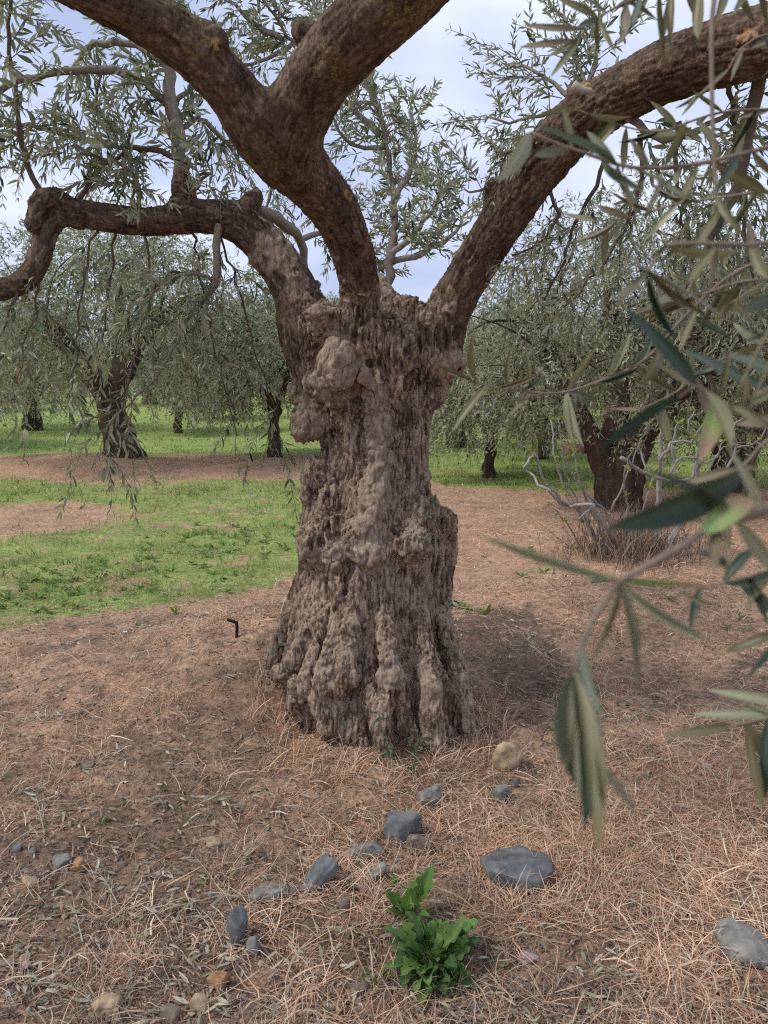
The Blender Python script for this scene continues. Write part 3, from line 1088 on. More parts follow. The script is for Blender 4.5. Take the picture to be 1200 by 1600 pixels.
# calmer mid-trunk strands read as long grain, the base as coarse flakes
longg = np.column_stack([perp[:, 0] * 60, perp[:, 1] * 60, perp[:, 2] * 60]) + ax_ * (along * 5)[:, None] + warp * 1.5
strand = 1 - 2 * np.abs(noise(longg, 33))
disp = amp * (0.0115 * (np.clip(e1 * 5.0, 0, 1) - 0.7) + 0.0050 * (c1 - 0.5) + 0.0060 * (np.clip(e2 * 3.5, 0, 1) - 0.6) + 0.0035 * (c2 - 0.5)
              + 0.006 * (rg - 0.3) + (0.006 + 0.006 * midt) * (strand - 0.4))
gl = np.column_stack([perp * 15]) + ax_ * (along * 6)[:, None]
disp += np.where(lab == 0, 0.008, 0.004) * flat_n * fbm(gl, 2, 81) + 0.003 * flat_n * fbm(TV * 40, 2, 83)
disp += pale * (0.022 * fbm(TV * 11 + 3, 3, 87, .55) - 0.008 * sstep(.12, 0, np.abs(noise(TV * np.array([16, 16, 11]), 89))))
TV = TV + TN * disp[:, None]
TN = vnormals(TV, TQ)
lichen = upper * sstep(-0.1, 0.35, fbm(TV * 6, 2, 91)) * 0.9
cut = np.zeros(len(TV))
fb_cut = fbm(TV * 38, 3, 97, .7)
for px, py, Yp, r in [(338, 64, 2.33, 7), (545, 305, 2.85, 6), (702, 425, 3.17, 6), (412, 120, 2.4, 5), (452, 462, 3.3, 7), (940, 78, 2.78, 10), (1165, 60, 2.48, 10), (912, 133, 2.88, 7)]:
    c = at_y(px, py, Yp)
    cut = np.maximum(cut, np.exp(-(((TV - c) / (r * PXM * np.array([1, 3, 1]))) ** 2).sum(1) ** 2) * np.clip(0.55 + 1.5 * fb_cut, 0, 1.2))
cut = sstep(0.42, 0.55, cut)

longf = np.column_stack([perp * 150]) + ax_ * (along * 14)[:, None] + warp * 2
strand2 = 1 - 2 * np.abs(noise(longf, 35))
cell = np.clip(0.16 * c1 + 0.40 * c2 + 0.28 * (strand * 0.5 + 0.3) + 0.30 * (strand2 * 0.5 + 0.3) + 0.25 * mid_n + 0, 0, 1)
cell = np.where(lab > 0, .02 + .58 * cell, cell - .10 * sstep(1.35, 1.75, TV[:, 2]))

tree = empty('olive_tree', (TX, TY, float(height([TX], [TY])[0])), 'gnarled old olive tree with thick burled trunk and three spreading limbs', 'tree')


def face_part(name, sel):
    fq = TQ[sel]
    u, inv = np.unique(fq, return_inverse=True)
    me = mesh(name, TV[u] - np.array(tree.location), inv.reshape(-1, 4), attrs={'pale': pale[u], 'lichen': lichen[u], 'cut': cut[u], 'cell': cell[u]}, normals=TN[u])
    return obj(name, me, M_BARK, tree)


flab = lab[TQ[:, 0]]
flab = np.where(flab == 3, 2, flab)
trunk_o = face_part('trunk', flab == 0)
trunk_o['label'] = 'thick fluted trunk with pale burls and knotted roots'
for k, lb in ((1, 'limb arching over to the side with a hooked end'), (2, 'dark limb that forks in two overhead'), (4, 'straight limb slanting up behind the hanging leaves')):
    face_part('limb', flab == k)['label'] = lb
TREE_LOC = np.array(tree.location)

# ------------------------------------------------------------------ leafy shoots of the old tree
from mathutils import Matrix
r3 = np.random.default_rng(11)
UP = np.array([0, 0, 1.0])


def leaf_tones(n, g, dark=1.0):
    a = np.array([(0.140, 0.178, 0.085), (0.265, 0.290, 0.160), (0.400, 0.420, 0.300), (0.310, 0.290, 0.145), (0.050, 0.072, 0.040)]) * dark
    k = g.choice(len(a), n, p=[.26, .28, .17, .17, .12])
    return a[k] * g.uniform(0.8, 1.2, (n, 1))


class Shoots:
    """leaves and twigs gathered along branches"""

    def __init__(self, g):
        self.g, self.B, self.D, self.N, self.L, self.W = g, [], [], [], [], []
        self.twig = Bag()

    def spray(self, base, d, length, leaf=0.055, droop=0.5, gap=0.017):
        g = self.g
        n = max(4, int(length / gap))
        t = np.linspace(0, 1, 6)
        d = unit(d)
        side = unit(np.cross(d, g.normal(size=3)))
        path = base + d * (t * length)[:, None] + (-UP * droop * length * 0.6)[None] * (t ** 2)[:, None] + side * (0.12 * length * np.sin(t * 4 + g.uniform(0, 6)))[:, None]
        T = unit(np.gradient(path, axis=0))
        self.twig.add(*tube(path, np.linspace(0.0022, 0.0009, 6), 3, cap=False), (0.20, 0.17, 0.12) if g.random() < .6 else (0.25, 0.24, 0.17))
        s = np.repeat(np.linspace(0.12, 1.0, n), 2)
        P = np.stack([np.interp(s, t, path[:, k]) for k in range(3)], 1)
        TT = unit(np.stack([np.interp(s, t, T[:, k]) for k in range(3)], 1))
        e1 = unit(np.cross(TT, UP + 0.01))
        e2 = np.cross(TT, e1)
        a = np.repeat(np.arange(n) * (np.pi / 2) + g.uniform(0, 6), 2) + np.tile([0, np.pi], n) + g.normal(0, 0.35, 2 * n)
        R = e1 * np.cos(a)[:, None] + e2 * np.sin(a)[:, None]
        open_ = g.uniform(0.45, 1.1, 2 * n)
        D = unit(TT * np.cos(open_)[:, None] + R * np.sin(open_)[:, None] + g.normal(0, .12, (2 * n, 3)) - UP * 0.12)
        N = unit(np.cross(np.cross(R, D), D) * -1 + UP * 0.5 + g.normal(0, .4, (2 * n, 3)))
        keep = g.random(2 * n) < 0.86
        size = leaf * g.uniform(0.7, 1.2, 2 * n) * (1 - 0.35 * s ** 3)
        self.B.append(P[keep]); self.D.append(D[keep]); self.N.append(N[keep])
        self.L.append(size[keep]); self.W.append((size * g.uniform(0.19, 0.27, 2 * n))[keep])

    def along(self, path, every, leaf=0.055, length=(0.14, 0.32), droop=0.5, start=0.15, up=0.0, gap=0.017):
        g = self.g
        s = np.concatenate([[0], np.cumsum(np.linalg.norm(np.diff(path[:, :3], axis=0), axis=1))])
        T = unit(np.gradient(path[:, :3], axis=0))
        x = s[-1] * start
        while x < s[-1]:
            p = np.array([np.interp(x, s, path[:, k]) for k in range(3)])
            t = unit(np.array([np.interp(x, s, T[:, k]) for k in range(3)]))
            d = t * 0.5 + unit(np.cross(t, g.normal(size=3))) * 0.9 + UP * (up + g.normal(0, .2))
            self.spray(p, d, g.uniform(*length), leaf, droop, gap)
            x += every * g.uniform(0.5, 1.5)
        self.spray(path[-1, :3], T[-1], g.uniform(*length), leaf, droop, gap)


sh_main = Shoots(r3)
WOOD_A, WOOD_B = (0.24, 0.205, 0.155), (0.14, 0.105, 0.08)
# px, py, distance, radius in photo pixels ... then: spacing of shoots, leaf length, droop, up
BR = [
    ([(285, 300, 3.38, 13), (281, 240, 3.38, 11), (272, 170, 3.37, 10), (262, 100, 3.35, 8), (252, 30, 3.3, 6), (246, -50, 3.25, 4)], .045, .058, .35, .1, WOOD_A),
    ([(272, 172, 3.37, 6), (215, 122, 3.35, 6), (140, 108, 3.3, 6), (70, 116, 3.25, 5), (0, 140, 3.2, 5), (-60, 180, 3.15, 3)], .05, .055, .8, -.2, WOOD_A),
    ([(262, 105, 3.35, 5), (215, 72, 3.4, 5), (165, 64, 3.42, 5), (128, 80, 3.45, 4), (110, 120, 3.45, 3)], .06, .055, .6, 0, WOOD_A),
    ([(70, 312, 3.25, 4.5), (40, 240, 3.2, 4), (25, 150, 3.15, 3.5), (15, 60, 3.1, 3), (20, -30, 3.0, 2.5)], .05, .055, .5, 0, WOOD_B),
    ([(160, 110, 3.3, 1.8), (152, 170, 3.32, 1.8), (148, 240, 3.3, 1.2), (120, 300, 3.3, 1.2)], .06, .052, .8, -.3, WOOD_B),
    ([(281, 250, 3.38, 4), (230, 232, 3.4, 4), (150, 222, 3.42, 3), (60, 200, 3.4, 3), (-20, 190, 3.4, 2)], .05, .055, .7, 0, WOOD_B),
    ([(276, 200, 3.4, 4), (320, 190, 3.45, 4), (360, 230, 3.5, 3), (385, 280, 3.5, 2)], .06, .05, .6, 0, WOOD_A),
    ([(270, 160, 3.4, 4), (310, 130, 3.5, 3), (345, 150, 3.55, 3), (395, 180, 3.6, 2)], .06, .05, .5, .1, WOOD_A),
    ([(120, 320, 3.3, 4), (150, 270, 3.35, 3), (190, 240, 3.4, 3), (210, 180, 3.4, 2)], .06, .052, .5, .2, WOOD_B),
    ([(220, 335, 3.36, 4), (215, 290, 3.3, 3), (180, 250, 3.25, 3), (130, 240, 3.2, 2)], .06, .055, .6, .1, WOOD_B),
    ([(320, 328, 3.36, 4), (300, 300, 3.3, 3), (330, 270, 3.3, 2)], .05, .055, .5, .2, WOOD_B),
    ([(342, 350, 3.36, 6), (340, 385, 3.36, 6), (336, 440, 3.36, 5), (318, 468, 3.36, 3), (280, 510, 3.36, 2)], .08, .052, .7, -.3, WOOD_A),
    ([(334, 442, 3.36, 3), (310, 428, 3.3, 3), (270, 432, 3.25, 2), (235, 460, 3.2, 2)], .06, .055, .7, -.2, WOOD_A),
    ([(150, 345, 3.32, 2.4), (140, 400, 3.3, 1.8), (125, 480, 3.28, 1.8), (118, 560, 3.25, 1.2), (112, 610, 3.25, 0.9)], .07, .058, .8, -.4, WOOD_B),
    ([(220, 352, 3.36, 2.4), (235, 420, 3.34, 1.8), (225, 500, 3.3, 1.2), (205, 580, 3.28, 1.2), (190, 640, 3.25, 0.9)], .07, .058, .8, -.4, WOOD_B),
    ([(66, 400, 3.22, 2.4), (58, 470, 3.2, 1.8), (40, 540, 3.18, 1.2), (25, 600, 3.15, 0.9)], .07, .058, .8, -.3, WOOD_B),
    ([(30, 446, 3.15, 2.4), (10, 500, 3.1, 1.8), (-10, 560, 3.1, 1.2)], .07, .058, .8, -.3, WOOD_B),
    ([(300, 490, 3.36, 2.5), (265, 560, 3.34, 2), (215, 620, 3.3, 2), (175, 660, 3.28, 1.5), (168, 712, 3.26, 1.2)], .09, .06, .8, -.3, WOOD_A),
    ([(330, 345, 3.4, 2.4), (362, 420, 3.5, 1.8), (385, 500, 3.6, 1.5), (405, 570, 3.65, 1.2), (430, 640, 3.7, 0.9), (440, 700, 3.7, 0.72)], .07, .056, .8, -.3, WOOD_B),
    ([(300, 345, 3.4, 2.4), (310, 420, 3.5, 1.8), (330, 520, 3.6, 1.2), (350, 600, 3.65, 1.2), (370, 680, 3.7, 0.9)], .07, .056, .8, -.3, WOOD_B),
    ([(180, 345, 3.34, 2.4), (175, 420, 3.4, 1.8), (165, 500, 3.45, 1.2), (150, 590, 3.5, 0.9)], .07, .056, .8, -.3, WOOD_B),
    ([(395, 322, 3.45, 10), (440, 348, 3.6, 9), (468, 376, 3.7, 7), (476, 405, 3.75, 5.5), (480, 450, 3.8, 4)], 9, .05, .5, 0, WOOD_A),
    ([(468, 376, 3.7, 6), (500, 365, 3.8, 4), (540, 340, 3.95, 3), (520, 290, 4.1, 2)], .08, .05, .4, .3, WOOD_A),
    # limb and shoots that rise behind the fork
    ([(602, 470, 3.55, 8), (612, 400, 3.8, 6.5), (615, 310, 4.2, 5), (600, 210, 4.6, 4), (575, 110, 4.9, 6), (555, 0, 5.2, 5), (545, -120, 5.5, 4)], .07, .055, .3, .4, WOOD_B),
    ([(613, 320, 4.2, 5), (640, 270, 4.3, 4), (650, 220, 4.4, 3), (640, 170, 4.5, 2)], .05, .055, .2, .6, WOOD_A),
    ([(610, 400, 3.8, 5), (650, 360, 4.0, 4), (680, 320, 4.1, 3), (690, 270, 4.2, 2)], .05, .052, .2, .6, WOOD_A),
    ([(610, 410, 3.8, 5), (660, 395, 3.9, 4), (705, 370, 4.0, 3), (730, 330, 4.1, 2)], .06, .05, .3, .5, WOOD_A),
    ([(600, 215, 4.6, 5), (540, 160, 4.6, 4), (480, 90, 4.6, 3), (430, 30, 4.5, 2), (400, -30, 4.4, 2)], .045, .06, .3, .4, WOOD_A),
    ([(585, 150, 4.8, 5), (530, 80, 4.9, 4), (490, 10, 5.0, 3), (470, -60, 5.0, 2)], .045, .06, .3, .4, WOOD_A),
    ([(600, 230, 4.5, 4), (560, 230, 4.4, 3), (520, 190, 4.3, 2), (510, 120, 4.3, 2)], .05, .058, .3, .4, WOOD_A),
    ([(605, 450, 3.7, 6), (570, 400, 4.2, 5), (530, 340, 4.5, 4), (490, 300, 4.7, 3), (460, 250, 4.8, 2)], .06, .055, .4, .3, WOOD_A),
    ([(470, 260, 4.8, 3), (430, 290, 4.8, 3), (410, 330, 4.8, 2)], .06, .052, .5, .1, WOOD_A),
    ([(470, 60, 4.6, 4), (420, 90, 4.5, 3), (370, 100, 4.4, 2), (330, 60, 4.4, 2)], .05, .06, .4, .2, WOOD_A),
    ([(440, 60, 4.5, 4), (390, 30, 4.4, 3), (340, -10, 4.3, 2)], .05, .06, .4, .3, WOOD_A),
    # young shoots on the slanting limb
    ([(905, 188, 2.96, 5), (860, 178, 3.0, 3), (810, 190, 3.1, 2), (760, 182, 3.15, 1.5)], .05, .040, .1, .2, WOOD_A),
    ([(902, 165, 2.96, 5), (865, 130, 3.0, 3), (820, 105, 3.05, 2), (795, 100, 3.1, 1.5)], .06, .038, .1, .3, WOOD_A),
    ([(890, 205, 2.98, 4), (835, 225, 3.05, 3), (790, 240, 3.1, 2), (760, 215, 3.15, 1.5)], .045, .040, .1, .1, WOOD_A),
    ([(925, 170, 2.94, 4), (905, 110, 2.98, 3), (885, 50, 3.02, 2), (880, 0, 3.05, 1.5)], .05, .040, .1, .4, WOOD_A),
    ([(910, 150, 2.94, 4), (930, 100, 2.95, 3), (935, 60, 2.95, 2)], .05, .038, .1, .4, WOOD_A),
    ([(775, 292, 3.16, 3), (748, 300, 3.15, 2), (725, 295, 3.15, 1.5)], .07, .045, .1, .2, WOOD_A),
    ([(985, 185, 2.86, 7), (945, 152, 2.86, 6.5), (896, 132, 2.84, 6)], 9, .04, .2, 0, (0.36, 0.33, 0.27)),
    ([(985, 185, 2.86, 6), (1020, 215, 2.8, 5), (1080, 210, 2.78, 4), (1150, 170, 2.7, 4)], .08, .05, .6, -.2, WOOD_A),
    ([(1185, 90, 2.6, 10), (1172, 200, 2.66, 9), (1152, 290, 2.7, 9), (1130, 325, 2.7, 7), (1100, 400, 2.75, 4), (1060, 470, 2.8, 3)], .08, .05, .7, -.3, WOOD_B),
    ([(940, 235, 2.95, 4), (930, 290, 3.0, 3), (900, 350, 3.1, 2.5), (880, 410, 3.2, 2), (850, 470, 3.3, 1.5)], .10, .045, .7, -.3, WOOD_B),
    ([(1000, 210, 2.85, 4), (1000, 300, 2.9, 3), (960, 380, 3.0, 2.5), (930, 430, 3.0, 2), (880, 480, 3.1, 1.5)], .10, .05, .7, -.3, WOOD_B),
    ([(1060, 190, 2.75, 4), (1060, 300, 2.85, 3), (1080, 380, 2.9, 2), (1060, 450, 2.9, 2)], .06, .05, .7, -.3, WOOD_B),
    ([(860, 300, 3.06, 3), (870, 340, 3.1, 2.5), (840, 380, 3.15, 2), (800, 400, 3.2, 1.5)], .10, .045, .6, -.2, WOOD_B),
    ([(1140, 130, 2.66, 4), (1150, 230, 2.9, 3), (1160, 340, 3.0, 3), (1180, 450, 3.0, 2)], .06, .05, .7, -.3, WOOD_B),
    # out of the picture overhead
    ([(60, -60, 2.1, 26), (-150, -160, 1.9, 20), (-420, -200, 1.7, 12), (-700, -150, 1.6, 6)], .09, .055, .5, .1, WOOD_B),
    ([(690, -75, 2.13, 40), (820, -230, 1.95, 30), (1000, -420, 1.8, 18), (1150, -560, 1.7, 8)], .09, .055, .5, .1, WOOD_B),
    ([(1310, 38, 2.43, 40), (1500, -40, 2.2, 30), (1750, -60, 2.0, 18), (2000, 0, 1.9, 8)], .09, .055, .5, .1, WOOD_B),
    ([(-20, 455, 3.1, 14), (-110, 400, 3.0, 11), (-230, 330, 2.9, 8), (-380, 330, 2.9, 4)], .08, .055, .6, 0, WOOD_B),
]
for n_, (rows, every, lf, droop, up, wood) in enumerate(BR):
    P = np.array([np.r_[at_y(a, b, c), r_ * c / FPX] for a, b, c, r_ in rows])
    path = catmull(P, step=0.05)
    path[1:-1, :3] += 0.006 * r3.normal(size=(len(path) - 2, 3))
    V, F = tube(path, np.maximum(path[:, 3], 0.0012), 7 if path[0, 3] > .008 else 5, 0.25, n_)
    me = Bag()
    me.add(V - TREE_LOC, F, wood)
    obj('branch', me.mesh('branch'), M_TWIG, tree)
    if every < 5:
        sh_main.along(path, every * (.45 if droop < .75 else 1.15), lf * 1.08, droop=droop, up=up, gap=0.018)

LB, LD, LN = np.concatenate(sh_main.B), np.concatenate(sh_main.D), np.concatenate(sh_main.N)
LL, LW = np.concatenate(sh_main.L), np.concatenate(sh_main.W)
px0, py0, dp0 = project(LB)
px1, py1, dp1 = project(LB + LD * LL[:, None])
size = np.hypot(px1 - px0, py1 - py0) * ((px0 > 10) & (px0 < 1190) & (py0 > 10) & (py0 < 900) & (dp0 > 0.5))
big = np.argsort(-size)[:260]
rest = np.ones(len(LB), bool)
rest[big] = False
tones = leaf_tones(len(LB), r3)
V, F, C = stamp(LEAF6, LB[rest] - TREE_LOC, LD[rest], LN[rest], LL[rest], LW[rest], tones[rest], r3.normal(-.06, .12, rest.sum()))
obj('foliage', mesh('foliage', V, F, C), M_LEAF, tree, kind='stuff', label='slender grey green leaves on the shoots of the old tree')
sh_main.twig.V = [v - TREE_LOC.astype(np.float32) for v in sh_main.twig.V]
obj('twigs', sh_main.twig.mesh('twigs'), M_TWIG, tree, kind='stuff', label='thin leaf bearing twigs')

# a better leaf for those one can pick out
NS = 9
t_ = np.linspace(0, 1, NS)
prof = np.sin(np.pi * t_ ** 0.85) ** 0.75
prof[0], prof[-1] = 0.10, 0.0


def leaf_mesh(name, col, fold=0.15, arch=-0.12, twist=0.0, tip=None):
    V = []
    for k, t in enumerate(t_):
        w = 0.5 * prof[k]
        a = twist * t
        for y in (-1, -0.45, 0, 0.45, 1):
            yy, z = y * w * math.cos(fold * abs(y)), abs(y) * w * fold * 0.28
            V.append((t, yy * math.cos(a) - z * math.sin(a), arch * 4 * t * (1 - t) * -1 * 0.5 + arch * t * t + (z * math.cos(a) + yy * math.sin(a)) * 1.0))
    V = np.array(V)
    i, j = np.meshgrid(np.arange(NS - 1), np.arange(4), indexing='ij')
    F = np.stack([i * 5 + j, (i + 1) * 5 + j, (i + 1) * 5 + j + 1, i * 5 + j + 1], -1).reshape(-1, 4)
    c = np.tile(np.array(col, float), (len(V), 1))
    c[2::5] = c[2::5] * 1.25 + 0.02                                  # pale midrib
    if tip is not None:
        f = np.repeat(sstep(0.45, 0.75, t_), 5)[:, None]
        c = c * (1 - f) + np.array(tip) * f
    me = mesh(name, V, F, c)
    return me


def leaf_matrix(base, d, nrm, L, W):
    d = unit(d)
    s = unit(np.cross(nrm, d))
    n = np.cross(d, s)
    M = np.eye(4)
    M[:3, 0], M[:3, 1], M[:3, 2], M[:3, 3] = d * L, s * W, n * L, base
    return Matrix(M.tolist())


protos = [leaf_mesh('leaf', c, f_, a, tw_) for c, f_, a, tw_ in (((0.10, 0.13, 0.068), .3, -.10, .3), ((0.155, 0.18, 0.105), .5, .08, -.4), ((0.215, 0.23, 0.15), .2, -.15, .5), ((0.185, 0.18, 0.09), .4, .12, .2))]
for k in big:
    o = obj('leaf', protos[k % 4], M_LEAF, tree)
    o.matrix_basis = leaf_matrix(LB[k] - TREE_LOC, LD[k], LN[k], LL[k], LW[k] * 1.05)

# suckers at the foot and on the trunk
SUCK = [(640, 1195, 0.10, 5), (612, 1190, 0.09, 5), (655, 1165, 0.08, 4), (660, 850, 0.04, 4), (655, 815, 0.03, 4), (535, 1130, 0.07, 3), (600, 1120, 0.05, 3), (445, 1010, 0.04, 3), (690, 945, 0.04, 2), (668, 790, .03, 3)]
suck_leaf = leaf_mesh('leaf', (0.045, 0.085, 0.040), .2, -.2, .2)
for px, py, ln, n in SUCK:
    b0 = front(px, py, 0.02)
    if py > 1000:
        b0[2] = max(b0[2], height([b0[0]], [b0[1]])[0])
    top = b0 + np.array([r3.normal(0, .02), -0.06, ln])
    path = catmull(np.array([b0 + np.array([0, .05, -.02]), b0, (b0 + top) / 2 + np.array([0, -.02, 0]), top]), n=3)
    B = Bag()
    B.add(*[x if k else x - TREE_LOC for k, x in enumerate(tube(path, np.linspace(.002, .001, len(path)), 4))], (0.16, 0.17, 0.09))
    so = obj('sucker_shoot', B.mesh('sucker_shoot'), M_TWIG, tree)
    for q in range(n * 2):
        p = path[int(np.clip(len(path) * (.3 + .7 * q / (n * 2)), 0, len(path) - 1))]
        d = unit(np.array([r3.normal(), -0.6 + .5 * r3.normal(), 0.4 + .5 * r3.normal()]))
        lo = obj('leaf', suck_leaf, M_LEAF, so)
        s_ = r3.uniform(.035, .06)
        lo.matrix_basis = leaf_matrix(p - TREE_LOC, d, UP + .4 * r3.normal(size=3), s_, s_ * .3)

# ------------------------------------------------------------------ olive tree beside the camera whose shoots hang into the picture
near = empty('olive_tree', (2.35, -1.3, float(height([2.35], [-1.3])[0])), 'blurred olive shoots with big leaves hanging close in front of the grove', 'tree')
NEAR_LOC = np.array(near.location)
rn = np.random.default_rng(5)


def wood_part(name, path, rad, parent, loc, col, sides=7, wob=.15, seed=0, mat=None):
    B = Bag()
    V, F = tube(path, rad, sides, wob, seed)
    B.add(V - loc, F, col)
    return obj(name, B.mesh(name), mat or M_TWIG, parent)


pt = catmull(np.array([(2.35, -1.3, -.1, .36), (2.33, -1.28, .4, .27), (2.25, -1.2, 1.1, .22), (2.15, -1.1, 1.7, .2)]), step=.1)
wood_part('trunk', pt, pt[:, 3], near, NEAR_LOC, (0.15, 0.1, 0.07), 24, .35)
pl = catmull(np.array([(2.15, -1.1, 1.55, .15), (1.8, -.7, 2.3, .11), (1.3, -.1, 2.75, .07), (.85, .4, 2.95, .035), (.66, .56, 2.75, .014)]), step=.08)
wood_part('limb', pl, pl[:, 3], near, NEAR_LOC, (0.17, 0.12, 0.085), 12, .25)
STEM = catmull(np.array([(.66, .56, 2.78, .012), (.60, .60, 2.3, .009), (.54, .60, 1.8, .007), (.50, .52, 1.5, .005), (.44, .48, 1.32, .0035)]), step=.05)
wood_part('branch', STEM, STEM[:, 3], near, NEAR_LOC, (0.22, 0.19, 0.15), 8, .15)

KH, DG, TE, PA, YG, BR_ = (0.155, 0.145, 0.072), (0.030, 0.056, 0.031), (0.105, 0.135, 0.090), (0.29, 0.30, 0.19), (0.22, 0.30, 0.10), (0.19, 0.16, 0.10)
near_me = {}
for nm, c in (('KH', KH), ('DG', DG), ('TE', TE), ('PA', PA), ('YG', YG), ('BR', BR_)):
    near_me[nm] = [leaf_mesh('leaf', c, f_, a, tw_, tip=(0.26, 0.19, 0.11) if nm == 'YG' else None)
                   for f_, a, tw_ in ((.25, -.10, .1), (.9, -.05, -.15), (.4, .10, .3))]


def near_leaf(bp, tp, wpx, tone, parent, roll=None, var=None):
    """bp, tp: world base and tip"""
    d = tp - bp
    L = np.linalg.norm(d)
    mid = (bp + tp) / 2
    view = unit(mid - np.array([0, 0, CAM_H]))
    n = unit(-view - unit(d) * (-view @ unit(d)))
    a = rn.normal(0, .45) if roll is None else roll
    s = np.cross(n, unit(d))
    n = n * math.cos(a) + s * math.sin(a)
    dep = mid[1] * CP - (mid[2] - CAM_H) * SP
    W = .86 * wpx * dep / FPX / max(.5, math.cos(a))
    o = obj('leaf', near_me[tone][rn.integers(3) if var is None else var], M_NEARLEAF, parent)
    o.matrix_basis = leaf_matrix(bp - NEAR_LOC, d, n, L, max(W, L * .1))
    return o


